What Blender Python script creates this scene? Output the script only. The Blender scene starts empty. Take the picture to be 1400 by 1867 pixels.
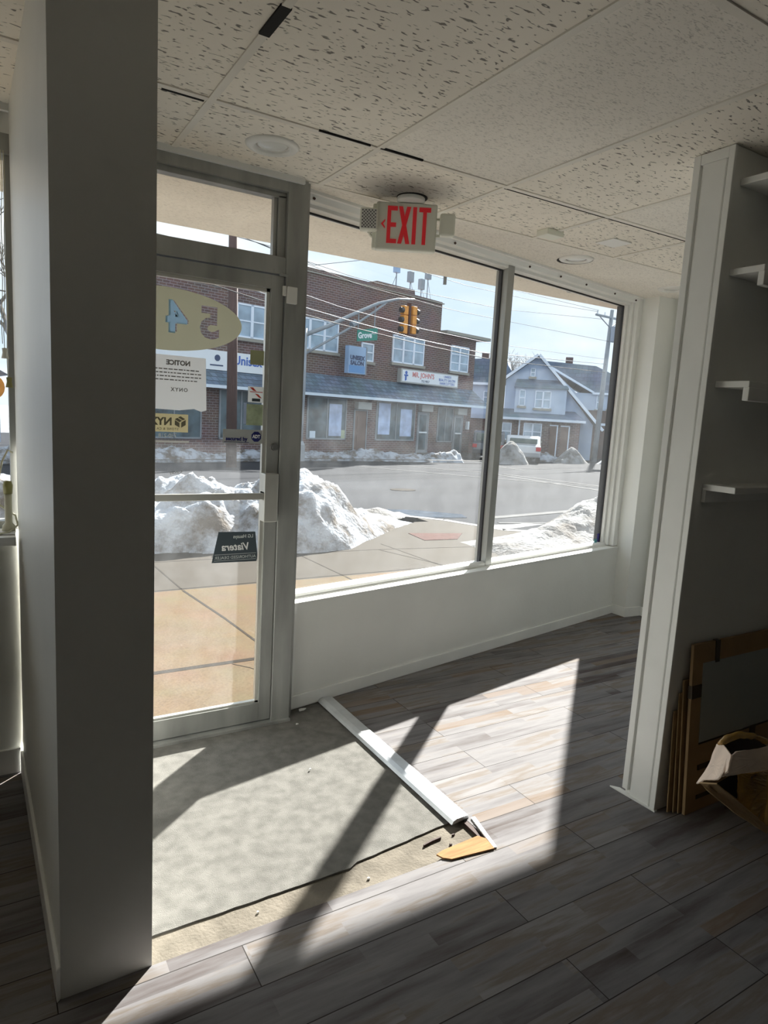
import bpy, bmesh, math, random
from mathutils import Vector, Matrix, noise
random.seed(7)
PI = math.pi
C = bpy.context.scene.collection
scn = bpy.context.scene

# ------------------------------------------------------------------ camera
cam_d = bpy.data.cameras.new('camera')
cam = bpy.data.objects.new('camera', cam_d)
C.objects.link(cam)
Fw = Vector((0.51577, 0.84456, -0.14432)).normalized()
Rw = Vector((0.85628, -0.51348, 0.05600)); Rw = (Rw - Fw * Rw.dot(Fw)).normalized()
Uw = Rw.cross(Fw)
CAM = Vector((0, 0, 1.45))
cam.matrix_world = Matrix(((Rw.x, Uw.x, -Fw.x, CAM.x), (Rw.y, Uw.y, -Fw.y, CAM.y), (Rw.z, Uw.z, -Fw.z, CAM.z), (0, 0, 0, 1)))
cam_d.sensor_fit = 'VERTICAL'; cam_d.sensor_height = 24.0; cam_d.lens = 24.0 * 1217.56 / 1867.0
cam_d.clip_start = 0.05; cam_d.clip_end = 500
scn.camera = cam

# ------------------------------------------------------------------ light and exposure
SUN_E = 15.0
SKY = 0.84
scn.view_settings.view_transform = 'Standard'; scn.view_settings.look = 'None'
scn.view_settings.gamma = 1.0; scn.view_settings.exposure = 0.72; scn.view_settings.use_curve_mapping = False
sun_d = bpy.data.lights.new('sun', 'SUN'); sun_d.energy = SUN_E; sun_d.angle = math.radians(0.9); sun_d.color = (1.0, 0.955, 0.885)
sun = bpy.data.objects.new('sun', sun_d); C.objects.link(sun)
to_sun = Vector((0.765, 0.644, 0.625)).normalized()
sun.rotation_mode = 'QUATERNION'; sun.rotation_quaternion = to_sun.to_track_quat('Z', 'Y')
sun.location = (6, 6, 12)
w = bpy.data.worlds.new('sky'); scn.world = w; w.use_nodes = True
nt = w.node_tree; nt.nodes.clear()
out = nt.nodes.new('ShaderNodeOutputWorld'); bg = nt.nodes.new('ShaderNodeBackground')
tc = nt.nodes.new('ShaderNodeTexCoord'); nz = nt.nodes.new('ShaderNodeTexNoise'); nz.inputs['Scale'].default_value = 2.6
nz.inputs['Detail'].default_value = 5
mp = nt.nodes.new('ShaderNodeMapping'); mp.inputs['Scale'].default_value = (1, 1, 3.2)
cr = nt.nodes.new('ShaderNodeValToRGB')
cr.color_ramp.elements[0].position = 0.40; cr.color_ramp.elements[0].color = (0.60, 0.73, 0.88, 1)
cr.color_ramp.elements[1].position = 0.56; cr.color_ramp.elements[1].color = (0.86, 0.91, 0.94, 1)
nt.links.new(tc.outputs['Generated'], mp.inputs['Vector']); nt.links.new(mp.outputs[0], nz.inputs['Vector'])
nt.links.new(nz.outputs['Fac'], cr.inputs[0]); nt.links.new(cr.outputs[0], bg.inputs['Color'])
bg.inputs['Strength'].default_value = SKY
nt.links.new(bg.outputs[0], out.inputs[0])
cy = scn.cycles
cy.use_denoising = True
cy.max_bounces = 14; cy.diffuse_bounces = 8; cy.glossy_bounces = 4; cy.transparent_max_bounces = 16
cy.sample_clamp_indirect = 8.0

# ------------------------------------------------------------------ materials
def new_mat(name):
    m = bpy.data.materials.new(name); m.use_nodes = True
    n = m.node_tree.nodes; b = n['Principled BSDF']
    return m, n, m.node_tree.links, b
def mat(name, col, rough=0.6, metal=0.0, var=0.0, vscale=8.0, bump=0.0, bscale=60.0, emit=None, es=0.0, spec=0.5, stretch=(1, 1, 1), dark=None):
    m, n, l, b = new_mat(name)
    b.inputs['Roughness'].default_value = rough; b.inputs['Metallic'].default_value = metal
    b.inputs['Specular IOR Level'].default_value = spec
    c = (*col, 1)
    if var or bump:
        t = n.new('ShaderNodeTexCoord'); mpp = n.new('ShaderNodeMapping'); mpp.inputs['Scale'].default_value = stretch
        l.new(t.outputs['Object'], mpp.inputs[0])
    if var:
        z = n.new('ShaderNodeTexNoise'); z.inputs['Scale'].default_value = vscale; z.inputs['Detail'].default_value = 6
        l.new(mpp.outputs[0], z.inputs['Vector'])
        r = n.new('ShaderNodeValToRGB')
        d = dark or tuple(max(0, x * (1 - var)) for x in col)
        r.color_ramp.elements[0].position = 0.35; r.color_ramp.elements[0].color = (*d, 1)
        r.color_ramp.elements[1].position = 0.65; r.color_ramp.elements[1].color = (*[min(1, x * (1 + var * .4)) for x in col], 1)
        l.new(z.outputs['Fac'], r.inputs[0]); l.new(r.outputs[0], b.inputs['Base Color'])
    else:
        b.inputs['Base Color'].default_value = c
    if bump:
        z2 = n.new('ShaderNodeTexNoise'); z2.inputs['Scale'].default_value = bscale; z2.inputs['Detail'].default_value = 4
        l.new(mpp.outputs[0], z2.inputs['Vector'])
        bp = n.new('ShaderNodeBump'); bp.inputs['Strength'].default_value = bump; bp.inputs['Distance'].default_value = 0.01
        l.new(z2.outputs['Fac'], bp.inputs['Height']); l.new(bp.outputs[0], b.inputs['Normal'])
    if emit:
        b.inputs['Emission Color'].default_value = (*emit, 1); b.inputs['Emission Strength'].default_value = es
    return m

M = {}
M['wall'] = mat('white_wall_paint', (0.86, 0.87, 0.84), 0.45, var=0.05, vscale=2.0, bump=0.08, bscale=40)
M['white_trim'] = mat('white_trim_paint', (0.88, 0.89, 0.87), 0.35, var=0.04, vscale=5)
M['alum'] = mat('dull_aluminium', (0.40, 0.41, 0.395), 0.42, metal=0.35, var=0.25, vscale=3, stretch=(3, 3, .6))
M['alum_light'] = mat('bright_aluminium', (0.66, 0.66, 0.62), 0.35, metal=0.5, var=0.1, vscale=5)
M['tee'] = mat('ceiling_tee_paint', (0.80, 0.77, 0.70), 0.5, var=0.08, vscale=4)
M['black'] = mat('black_shade_fill', (0.01, 0.01, 0.01), 0.9)  # flat black that paints the shade inside gaps and openings
M['plastic_ivory'] = mat('ivory_plastic', (0.80, 0.81, 0.72), 0.4)
M['plastic_white'] = mat('white_plastic', (0.8, 0.8, 0.77), 0.35)
M['exit_red'] = mat('exit_red', (0.55, 0.02, 0.03), 0.4, emit=(1.0, 0.03, 0.04), es=0.07)
M['lens'] = mat('reflector_lens', (0.75, 0.76, 0.74), 0.15, spec=0.8)
M['lens_dark'] = mat('lens_grid', (0.08, 0.08, 0.09), 0.3)
M['sheet_metal'] = mat('strip_metal', (0.62, 0.65, 0.68), 0.3, metal=0.35, var=0.12, vscale=14)
M['pine'] = mat('raw_pine', (0.36, 0.20, 0.09), 0.8, spec=0.1, var=0.25, vscale=10, stretch=(1, 8, 1))
M['rust'] = mat('dark_broken_edge', (0.05, 0.025, 0.02), 0.8)
M['steel'] = mat('steel', (0.5, 0.5, 0.5), 0.3, metal=0.9)
M['cardboard'] = mat('cardboard', (0.33, 0.22, 0.11), 0.75, var=0.15, vscale=6)
M['cardboard_edge'] = mat('cardboard_cut_edge', (0.5, 0.36, 0.2), 0.8)
M['tape_dark'] = mat('dark_brown_tape', (0.06, 0.045, 0.03), 0.25)
M['mirror'] = mat('grey_panel_face', (0.36, 0.39, 0.38), 0.25)
M['torn_inner'] = mat('torn_box_liner', (0.88, 0.72, 0.60), 0.5, var=0.12, vscale=9)
M['tape_amber'] = mat('amber_packing_tape', (0.42, 0.25, 0.06), 0.12, var=0.3, vscale=12, spec=0.9)
M['grey_paper'] = mat('white_paper', (0.82, 0.83, 0.83), 0.7)
M['ink'] = mat('grey_ink', (0.22, 0.22, 0.21), 0.7)
M['cream'] = mat('cream_sign', (0.80, 0.72, 0.48), 0.6)
M['ink_olive'] = mat('olive_ink', (0.16, 0.15, 0.10), 0.6)
M['frost'] = None
M['adt_grey'] = mat('silver_sticker', (0.40, 0.42, 0.42), 0.4)
M['navy'] = mat('navy_ink', (0.01, 0.015, 0.13), 0.5)
M['slate_sticker'] = mat('slate_sticker', (0.055, 0.075, 0.09), 0.4)
M['pale_ink'] = mat('pale_ink', (0.62, 0.66, 0.66), 0.5)
M['red_ink'] = mat('red_ink', (0.55, 0.05, 0.03), 0.5)
M['sticker_olive'] = mat('olive_sticker', (0.36, 0.38, 0.22), 0.5)
M['sticker_green'] = mat('faded_green_sticker', (0.42, 0.50, 0.34), 0.5, var=0.3, vscale=25)
M['teal'] = mat('teal_plastic', (0.10, 0.35, 0.38), 0.5)
M['purple'] = mat('purple_sticker', (0.05, 0.04, 0.25), 0.5)
M['cord'] = mat('cream_cord', (0.62, 0.60, 0.45), 0.5)
M['olive_plastic'] = mat('olive_plastic', (0.30, 0.28, 0.10), 0.4)
M['soffit'] = mat('beige_soffit_paint', (0.80, 0.70, 0.55), 0.7, var=0.06, vscale=3)
# outside
M['road'] = mat('asphalt', (0.037, 0.040, 0.047), 0.95, spec=0.05, var=0.22, vscale=0.35, bump=0.2, bscale=40, stretch=(.35, 1, 1))
M['roadpaint'] = mat('worn_road_paint', (0.085, 0.088, 0.092), 0.9, var=0.3, vscale=4, spec=0.1)
M['slab'] = mat('smooth_concrete', (0.054, 0.047, 0.038), 0.9, spec=0.1, var=0.10, vscale=1.5, bump=0.1, bscale=90)
M['curb'] = mat('curb_concrete', (0.10, 0.098, 0.095), 0.8, var=0.12, vscale=3)
M['joint'] = mat('slab_joint', (0.035, 0.03, 0.025), 0.95, spec=0.05)
M['brickred'] = mat('red_tactile_pad', (0.10, 0.058, 0.052), 0.95, spec=0.05, var=0.3, vscale=30)
M['pole_wood'] = mat('weathered_pole_wood', (0.10, 0.06, 0.055), 0.8, var=0.3, vscale=5, stretch=(5, 5, .6))
M['pole_grey'] = mat('galvanised_pole', (0.26, 0.30, 0.34), 0.5, var=0.1, vscale=3)
M['wire'] = mat('cable_black', (0.05, 0.055, 0.06), 0.6)
M['wire_pale'] = mat('cable_pale', (0.35, 0.37, 0.40), 0.5)
M['signal_yellow'] = mat('signal_yellow', (0.72, 0.30, 0.03), 0.45, var=0.15, vscale=6)
M['signal_dark'] = mat('signal_visor', (0.03, 0.03, 0.035), 0.5)
M['sign_green'] = mat('street_sign_green', (0.0, 0.22, 0.17), 0.4)
M['sign_white'] = mat('sign_white', (0.75, 0.82, 0.88), 0.45)
M['sign_blue'] = mat('sign_pale_blue', (0.32, 0.48, 0.72), 0.45, var=.15, vscale=1)
M['blue_ink'] = mat('blue_ink', (0.05, 0.14, 0.50), 0.5)
M['darkblue_ink'] = mat('dark_blue_ink', (0.03, 0.06, 0.15), 0.5)
M['pink_ink'] = mat('faded_red_ink', (0.65, 0.25, 0.25), 0.5)
M['shopglass'] = mat('dark_shop_glass', (0.09, 0.14, 0.17), 0.35, var=0.6, vscale=1.6)
M['pane'] = mat('window_pane', (0.34, 0.47, 0.60), 0.15, var=0.3, vscale=1.5)
M['win_white'] = mat('white_window_frame', (0.72, 0.82, 0.95), 0.5)
M['poster'] = mat('pale_blue_poster', (0.48, 0.62, 0.92), 0.5, var=0.35, vscale=1.6)
M['doorwood'] = mat('brown_door', (0.17, 0.115, 0.095), 0.5, var=0.15, vscale=3)
M['trimblue'] = mat('awning_fascia', (0.66, 0.78, 0.90), 0.5)
M['sill_stone'] = mat('sill_stone', (0.30, 0.30, 0.27), 0.8)
M['lampbox'] = mat('awning_box_grey', (0.40, 0.43, 0.43), 0.6)
M['siding'] = mat('grey_blue_siding', (0.40, 0.52, 0.70), 0.7, var=0.06, vscale=2)
M['siding2'] = mat('pale_siding', (0.46, 0.57, 0.72), 0.7, var=0.06, vscale=2)
M['car_grey'] = mat('grey_car_paint', (0.10, 0.11, 0.13), 0.25, metal=0.3)
M['car_white'] = mat('silver_car_paint', (0.45, 0.48, 0.52), 0.25, metal=0.2)
M['tyre'] = mat('tyre', (0.02, 0.02, 0.02), 0.8)
M['carglass'] = mat('car_glass', (0.06, 0.10, 0.10), 0.1)
M['lamp_red'] = mat('tail_lamp', (0.5, 0.02, 0.03), 0.3)
M['bark'] = mat('bare_bark', (0.20, 0.19, 0.18), 0.9)
M['hedge'] = mat('dark_hedge', (0.04, 0.055, 0.05), 0.9, var=.4, vscale=8)
M['grille'] = mat('dark_porch', (0.08, 0.09, 0.10), 0.7, var=.3, vscale=3)

def brick_mat(name, c1, c2, mortar, scale, bw=0.22, bh=0.075, rough=0.85):
    m, n, l, b = new_mat(name)
    t = n.new('ShaderNodeTexCoord'); sx = n.new('ShaderNodeSeparateXYZ'); ad = n.new('ShaderNodeMath'); ad.operation = 'ADD'
    cb = n.new('ShaderNodeCombineXYZ')
    l.new(t.outputs['Object'], sx.inputs[0]); l.new(sx.outputs['X'], ad.inputs[0]); l.new(sx.outputs['Y'], ad.inputs[1])
    l.new(ad.outputs[0], cb.inputs['X']); l.new(sx.outputs['Z'], cb.inputs['Y'])
    k = n.new('ShaderNodeTexBrick'); k.inputs['Scale'].default_value = scale
    k.inputs['Brick Width'].default_value = bw; k.inputs['Row Height'].default_value = bh; k.inputs['Mortar Size'].default_value = 0.012
    k.inputs['Color1'].default_value = (*c1, 1); k.inputs['Color2'].default_value = (*c2, 1); k.inputs['Mortar'].default_value = (*mortar, 1)
    l.new(cb.outputs[0], k.inputs['Vector'])
    z = n.new('ShaderNodeTexNoise'); z.inputs['Scale'].default_value = 0.8; l.new(t.outputs['Object'], z.inputs['Vector'])
    mx = n.new('ShaderNodeMix'); mx.data_type = 'RGBA'; mx.blend_type = 'MULTIPLY'; mx.inputs['Factor'].default_value = 0.35
    l.new(k.outputs['Color'], mx.inputs['A']); l.new(z.outputs['Color'], mx.inputs['B']); l.new(mx.outputs['Result'], b.inputs['Base Color'])
    b.inputs['Roughness'].default_value = rough
    return m
M['brick'] = brick_mat('brown_red_brick', (0.175, 0.10, 0.085), (0.115, 0.075, 0.072), (0.30, 0.28, 0.29), 1.0, bw=.30, bh=.105)
M['brick_pier'] = brick_mat('pier_brick', (0.13, 0.06, 0.05), (0.08, 0.045, 0.04), (0.16, 0.14, 0.13), 1.0)
M['shingle'] = brick_mat('slate_shingle', (0.17, 0.25, 0.34), (0.10, 0.15, 0.21), (0.05, 0.07, 0.10), 1.0, bw=.28, bh=.17)
M['roof_slate'] = brick_mat('blue_grey_roof', (0.17, 0.24, 0.33), (0.13, 0.19, 0.27), (0.09, 0.13, 0.18), 1.0, bw=.4, bh=.25)

# dusty window glass
def glass_mat(name, dust, tint):
    m, n, l, b = new_mat(name); n.remove(b)
    o = n['Material Output']
    tr = n.new('ShaderNodeBsdfTransparent'); tr.inputs[0].default_value = (*tint, 1)
    gl = n.new('ShaderNodeBsdfGlossy'); gl.inputs['Roughness'].default_value = 0.02; gl.inputs[0].default_value = (1, 1, 1, 1)
    lw0 = n.new('ShaderNodeLayerWeight'); lw0.inputs['Blend'].default_value = 0.5
    pw0 = n.new('ShaderNodeMath'); pw0.operation = 'POWER'; pw0.inputs[1].default_value = 4.0; l.new(lw0.outputs['Facing'], pw0.inputs[0])
    fr = n.new('ShaderNodeMath'); fr.operation = 'MULTIPLY_ADD'; fr.inputs[1].default_value = 0.5; fr.inputs[2].default_value = 0.02; l.new(pw0.outputs[0], fr.inputs[0])
    m1 = n.new('ShaderNodeMixShader'); l.new(fr.outputs[0], m1.inputs[0]); l.new(tr.outputs[0], m1.inputs[1]); l.new(gl.outputs[0], m1.inputs[2])
    df = n.new('ShaderNodeBsdfTranslucent'); df.inputs[0].default_value = (0.85, 0.9, 0.95, 1)
    t = n.new('ShaderNodeTexCoord'); z = n.new('ShaderNodeTexNoise'); z.inputs['Scale'].default_value = 5; z.inputs['Detail'].default_value = 8
    z.inputs['Roughness'].default_value = 0.75
    l.new(t.outputs['Object'], z.inputs['Vector'])
    mr = n.new('ShaderNodeMapRange'); mr.inputs['From Min'].default_value = 0.35; mr.inputs['From Max'].default_value = 0.75
    mr.inputs['To Min'].default_value = dust * .4; mr.inputs['To Max'].default_value = dust * 1.6
    l.new(z.outputs['Fac'], mr.inputs['Value'])
    m2 = n.new('ShaderNodeMixShader'); l.new(mr.outputs[0], m2.inputs[0]); l.new(m1.outputs[0], m2.inputs[1]); l.new(df.outputs[0], m2.inputs[2])
    l.new(m2.outputs[0], o.inputs[0])
    return m
M['glass'] = glass_mat('dusty_window_glass', 0.022, (0.97, 0.98, 0.98))
def frost_mat():
    m, n, l, b = new_mat('frosted_film'); n.remove(b); o = n['Material Output']
    a = n.new('ShaderNodeBsdfTranslucent'); a.inputs[0].default_value = (0.80, 0.80, 0.60, 1)
    d = n.new('ShaderNodeBsdfDiffuse'); d.inputs[0].default_value = (0.72, 0.72, 0.56, 1)
    x = n.new('ShaderNodeMixShader'); x.inputs[0].default_value = 0.70; l.new(a.outputs[0], x.inputs[1]); l.new(d.outputs[0], x.inputs[2]); l.new(x.outputs[0], o.inputs[0])
    return m
M['frost'] = frost_mat()
def paper_mat(name, col, k):
    m, n, l, b = new_mat(name); n.remove(b); o = n['Material Output']
    a = n.new('ShaderNodeBsdfTranslucent'); a.inputs[0].default_value = (*col, 1)
    d = n.new('ShaderNodeBsdfDiffuse'); d.inputs[0].default_value = (*col, 1)
    x = n.new('ShaderNodeMixShader'); x.inputs[0].default_value = 1 - k; l.new(a.outputs[0], x.inputs[1]); l.new(d.outputs[0], x.inputs[2]); l.new(x.outputs[0], o.inputs[0])
    return m
M['paper'] = paper_mat('backlit_paper', (0.90, 0.92, 0.92), 0.62)
M['cream'] = paper_mat('backlit_cream_sign', (0.90, 0.85, 0.64), 0.55)

def aggregate_mat():
    m, n, l, b = new_mat('beige_pebble_concrete')
    t = n.new('ShaderNodeTexCoord'); v = n.new('ShaderNodeTexVoronoi'); v.inputs['Scale'].default_value = 70
    l.new(t.outputs['Object'], v.inputs['Vector'])
    r = n.new('ShaderNodeValToRGB'); r.color_ramp.elements[0].position = 0.0; r.color_ramp.elements[0].color = (0.150, 0.108, 0.062, 1)
    r.color_ramp.elements[1].position = 1.0; r.color_ramp.elements[1].color = (0.095, 0.064, 0.036, 1)
    l.new(v.outputs['Distance'], r.inputs[0])
    z = n.new('ShaderNodeTexNoise'); z.inputs['Scale'].default_value = 3; l.new(t.outputs['Object'], z.inputs['Vector'])
    mx = n.new('ShaderNodeMix'); mx.data_type = 'RGBA'; mx.blend_type = 'MULTIPLY'; mx.inputs['Factor'].default_value = 0.3
    l.new(r.outputs[0], mx.inputs['A']); l.new(z.outputs['Color'], mx.inputs['B']); l.new(mx.outputs['Result'], b.inputs['Base Color'])
    b.inputs['Roughness'].default_value = 0.9; b.inputs['Specular IOR Level'].default_value = 0.1
    return m
M['aggregate'] = aggregate_mat()

def snow_mat(name, clean, dirty, lo=0.45, hi=0.62):
    m, n, l, b = new_mat(name)
    t = n.new('ShaderNodeTexCoord'); z = n.new('ShaderNodeTexNoise'); z.inputs['Scale'].default_value = 2.2; z.inputs['Detail'].default_value = 9
    z.inputs['Roughness'].default_value = 0.65
    l.new(t.outputs['Object'], z.inputs['Vector'])
    r = n.new('ShaderNodeValToRGB'); r.color_ramp.elements[0].position = lo; r.color_ramp.elements[0].color = (*clean, 1)
    r.color_ramp.elements[1].position = hi; r.color_ramp.elements[1].color = (*dirty, 1)
    l.new(z.outputs['Fac'], r.inputs[0]); l.new(r.outputs[0], b.inputs['Base Color'])
    z2 = n.new('ShaderNodeTexNoise'); z2.inputs['Scale'].default_value = 22; z2.inputs['Detail'].default_value = 5; l.new(t.outputs['Object'], z2.inputs['Vector'])
    bp = n.new('ShaderNodeBump'); bp.inputs['Strength'].default_value = 0.7; bp.inputs['Distance'].default_value = 0.04
    l.new(z2.outputs['Fac'], bp.inputs['Height']); l.new(bp.outputs[0], b.inputs['Normal'])
    b.inputs['Roughness'].default_value = 0.9; b.inputs['Specular IOR Level'].default_value = 0.1
    return m
M['snow'] = snow_mat('street_snow', (0.36, 0.40, 0.46), (0.11, 0.095, 0.08), .44, .62)
M['snow_dirty'] = snow_mat('dirty_snow', (0.27, 0.28, 0.29), (0.12, 0.11, 0.10), .42, .66)

def floor_mat():
    m, n, l, b = new_mat('laminate_planks')
    t = n.new('ShaderNodeTexCoord'); mpg = n.new('ShaderNodeMapping'); mpg.inputs['Location'].default_value = (-0.575 + 1.22 * 5, -0.064 + 0.149 * 40, 0)
    l.new(t.outputs['Object'], mpg.inputs[0])
    k = n.new('ShaderNodeTexBrick'); k.inputs['Scale'].default_value = 1.0; k.inputs['Brick Width'].default_value = 1.22
    k.inputs['Row Height'].default_value = 0.149; k.inputs['Mortar Size'].default_value = 0.0016; k.inputs['Mortar Smooth'].default_value = 0.2
    k.offset = 0.37; k.offset_frequency = 2; k.inputs['Bias'].default_value = 0.0
    k.inputs['Color1'].default_value = (0, 0, 0, 1); k.inputs['Color2'].default_value = (1, 1, 1, 1); k.inputs['Mortar'].default_value = (0.5, 0.5, 0.5, 1)
    l.new(mpg.outputs[0], k.inputs['Vector'])
    # streaks along the plank, shifted per plank
    sep = n.new('ShaderNodeSeparateColor'); l.new(k.outputs['Color'], sep.inputs[0])
    mul = n.new('ShaderNodeMath'); mul.operation = 'MULTIPLY'; mul.inputs[1].default_value = 37.0; l.new(sep.outputs[0], mul.inputs[0])
    mp2 = n.new('ShaderNodeMapping'); mp2.inputs['Scale'].default_value = (1.0, 9.0, 1)
    l.new(t.outputs['Object'], mp2.inputs[0])
    z = n.new('ShaderNodeTexNoise'); z.noise_dimensions = '4D'; z.inputs['Scale'].default_value = 1.6; z.inputs['Detail'].default_value = 7; z.inputs['Roughness'].default_value = 0.6
    l.new(mp2.outputs[0], z.inputs['Vector']); l.new(mul.outputs[0], z.inputs['W'])
    # printed strips within each plank
    k2 = n.new('ShaderNodeTexBrick'); k2.inputs['Scale'].default_value = 1.0; k2.inputs['Brick Width'].default_value = 0.47
    k2.inputs['Row Height'].default_value = 0.149 / 3; k2.inputs['Mortar Size'].default_value = 0.0; k2.offset = 0.43; k2.offset_frequency = 2
    k2.inputs['Color1'].default_value = (0, 0, 0, 1); k2.inputs['Color2'].default_value = (1, 1, 1, 1)
    l.new(mpg.outputs[0], k2.inputs['Vector']); sep2 = n.new('ShaderNodeSeparateColor'); l.new(k2.outputs['Color'], sep2.inputs[0])
    a1 = n.new('ShaderNodeMath'); a1.operation = 'MULTIPLY_ADD'; a1.inputs[1].default_value = 0.14; l.new(sep.outputs[0], a1.inputs[0])
    sc = n.new('ShaderNodeMath'); sc.operation = 'MULTIPLY'; sc.inputs[1].default_value = 0.95; l.new(z.outputs['Fac'], sc.inputs[0]); l.new(sc.outputs[0], a1.inputs[2])
    add = n.new('ShaderNodeMath'); add.operation = 'MULTIPLY_ADD'; add.inputs[1].default_value = 0.20; l.new(sep2.outputs[0], add.inputs[0]); l.new(a1.outputs[0], add.inputs[2])
    r = n.new('ShaderNodeValToRGB'); e = r.color_ramp.elements
    e[0].position = 0.34; e[0].color = (0.058, 0.042, 0.036, 1)
    e[1].position = 0.92; e[1].color = (0.275, 0.27, 0.275, 1)
    for ps, c in ((0.46, (0.112, 0.100, 0.100, 1)), (0.56, (0.166, 0.160, 0.166, 1)), (0.66, (0.214, 0.208, 0.213, 1)), (0.74, (0.175, 0.150, 0.130, 1)), (0.80, (0.232, 0.224, 0.226, 1))):
        x = e.new(ps); x.color = c
    l.new(add.outputs[0], r.inputs[0])
    # now and then a warm brown strip
    gt = n.new('ShaderNodeMapRange'); gt.inputs['From Min'].default_value = 0.94; gt.inputs['From Max'].default_value = 0.955; gt.inputs['To Max'].default_value = 0.5
    l.new(sep2.outputs[0], gt.inputs['Value'])
    wm = n.new('ShaderNodeMix'); wm.data_type = 'RGBA'; l.new(gt.outputs[0], wm.inputs['Factor']); l.new(r.outputs[0], wm.inputs['A']); wm.inputs['B'].default_value = (0.165, 0.105, 0.06, 1)
    # seams
    inv = n.new('ShaderNodeMix'); inv.data_type = 'RGBA'
    l.new(k.outputs['Fac'], inv.inputs['Factor']); l.new(wm.outputs['Result'], inv.inputs['A']); inv.inputs['B'].default_value = (0.035, 0.03, 0.028, 1)
    l.new(inv.outputs['Result'], b.inputs['Base Color'])
    rr = n.new('ShaderNodeMapRange'); rr.inputs['To Min'].default_value = 0.82; rr.inputs['To Max'].default_value = 0.95; l.new(z.outputs['Fac'], rr.inputs['Value'])
    l.new(rr.outputs[0], b.inputs['Roughness']); b.inputs['Specular IOR Level'].default_value = 0.25
    bp = n.new('ShaderNodeBump'); bp.inputs['Strength'].default_value = 0.15; bp.inputs['Distance'].default_value = 0.004
    l.new(z.outputs['Fac'], bp.inputs['Height']); l.new(bp.outputs[0], b.inputs['Normal'])
    return m
M['floor'] = floor_mat()
M['carpet'] = mat('grey_felt_mat', (0.20, 0.196, 0.182), 0.95, var=0.22, vscale=20, bump=0.5, bscale=420, spec=0.1)
M['subfloor'] = mat('bare_tan_subfloor', (0.19, 0.17, 0.14), 0.9, var=0.25, vscale=14, bump=0.3, bscale=120, spec=0.1)

def tile_mat(name, base, fiss):
    m, n, l, b = new_mat(name)
    t = n.new('ShaderNodeTexCoord')
    mpp = n.new('ShaderNodeMapping'); mpp.inputs['Scale'].default_value = (0.36, 1.15, 1); mpp.inputs['Rotation'].default_value = (0, 0, 0.12)
    l.new(t.outputs['Object'], mpp.inputs[0])
    z = n.new('ShaderNodeTexNoise'); z.inputs['Scale'].default_value = 88 if fiss else 190; z.inputs['Detail'].default_value = 1.5; z.inputs['Distortion'].default_value = 0.6
    l.new(mpp.outputs[0], z.inputs['Vector'])
    r = n.new('ShaderNodeValToRGB'); e = r.color_ramp.elements
    e[0].position = 0.335 if fiss else 0.25; e[0].color = (*[x * (0.30 if fiss else 0.62) for x in base], 1)
    e[1].position = 0.375 if fiss else 0.45; e[1].color = (*base, 1)
    l.new(z.outputs['Fac'], r.inputs[0])
    # soot smudge round the exit sign canopy
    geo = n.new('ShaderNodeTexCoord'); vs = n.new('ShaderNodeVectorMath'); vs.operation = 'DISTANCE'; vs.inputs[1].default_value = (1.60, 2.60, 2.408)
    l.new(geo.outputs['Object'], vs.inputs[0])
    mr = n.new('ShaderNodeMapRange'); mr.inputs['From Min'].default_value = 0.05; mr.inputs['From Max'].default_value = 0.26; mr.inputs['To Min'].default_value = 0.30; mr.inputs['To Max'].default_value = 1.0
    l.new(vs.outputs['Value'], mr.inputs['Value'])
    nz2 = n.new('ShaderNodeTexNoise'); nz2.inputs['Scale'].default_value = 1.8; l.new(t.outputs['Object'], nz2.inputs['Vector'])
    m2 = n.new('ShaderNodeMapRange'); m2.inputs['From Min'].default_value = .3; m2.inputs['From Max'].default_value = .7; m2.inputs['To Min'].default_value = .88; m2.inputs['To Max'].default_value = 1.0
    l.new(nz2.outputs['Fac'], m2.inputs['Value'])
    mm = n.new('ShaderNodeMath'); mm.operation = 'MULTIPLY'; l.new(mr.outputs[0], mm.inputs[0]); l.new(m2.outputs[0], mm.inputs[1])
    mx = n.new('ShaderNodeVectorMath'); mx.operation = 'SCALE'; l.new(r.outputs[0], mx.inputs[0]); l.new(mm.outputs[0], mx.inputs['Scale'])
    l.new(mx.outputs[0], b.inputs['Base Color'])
    b.inputs['Roughness'].default_value = 0.9; b.inputs['Specular IOR Level'].default_value = 0.15
    bp = n.new('ShaderNodeBump'); bp.inputs['Strength'].default_value = 0.6; bp.inputs['Distance'].default_value = 0.006
    l.new(r.outputs[0], bp.inputs['Height']); l.new(bp.outputs[0], b.inputs['Normal'])
    return m
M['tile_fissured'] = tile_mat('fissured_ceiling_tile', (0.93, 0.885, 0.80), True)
M['tile_smooth'] = tile_mat('smooth_ceiling_tile', (0.92, 0.885, 0.82), False)

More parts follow.
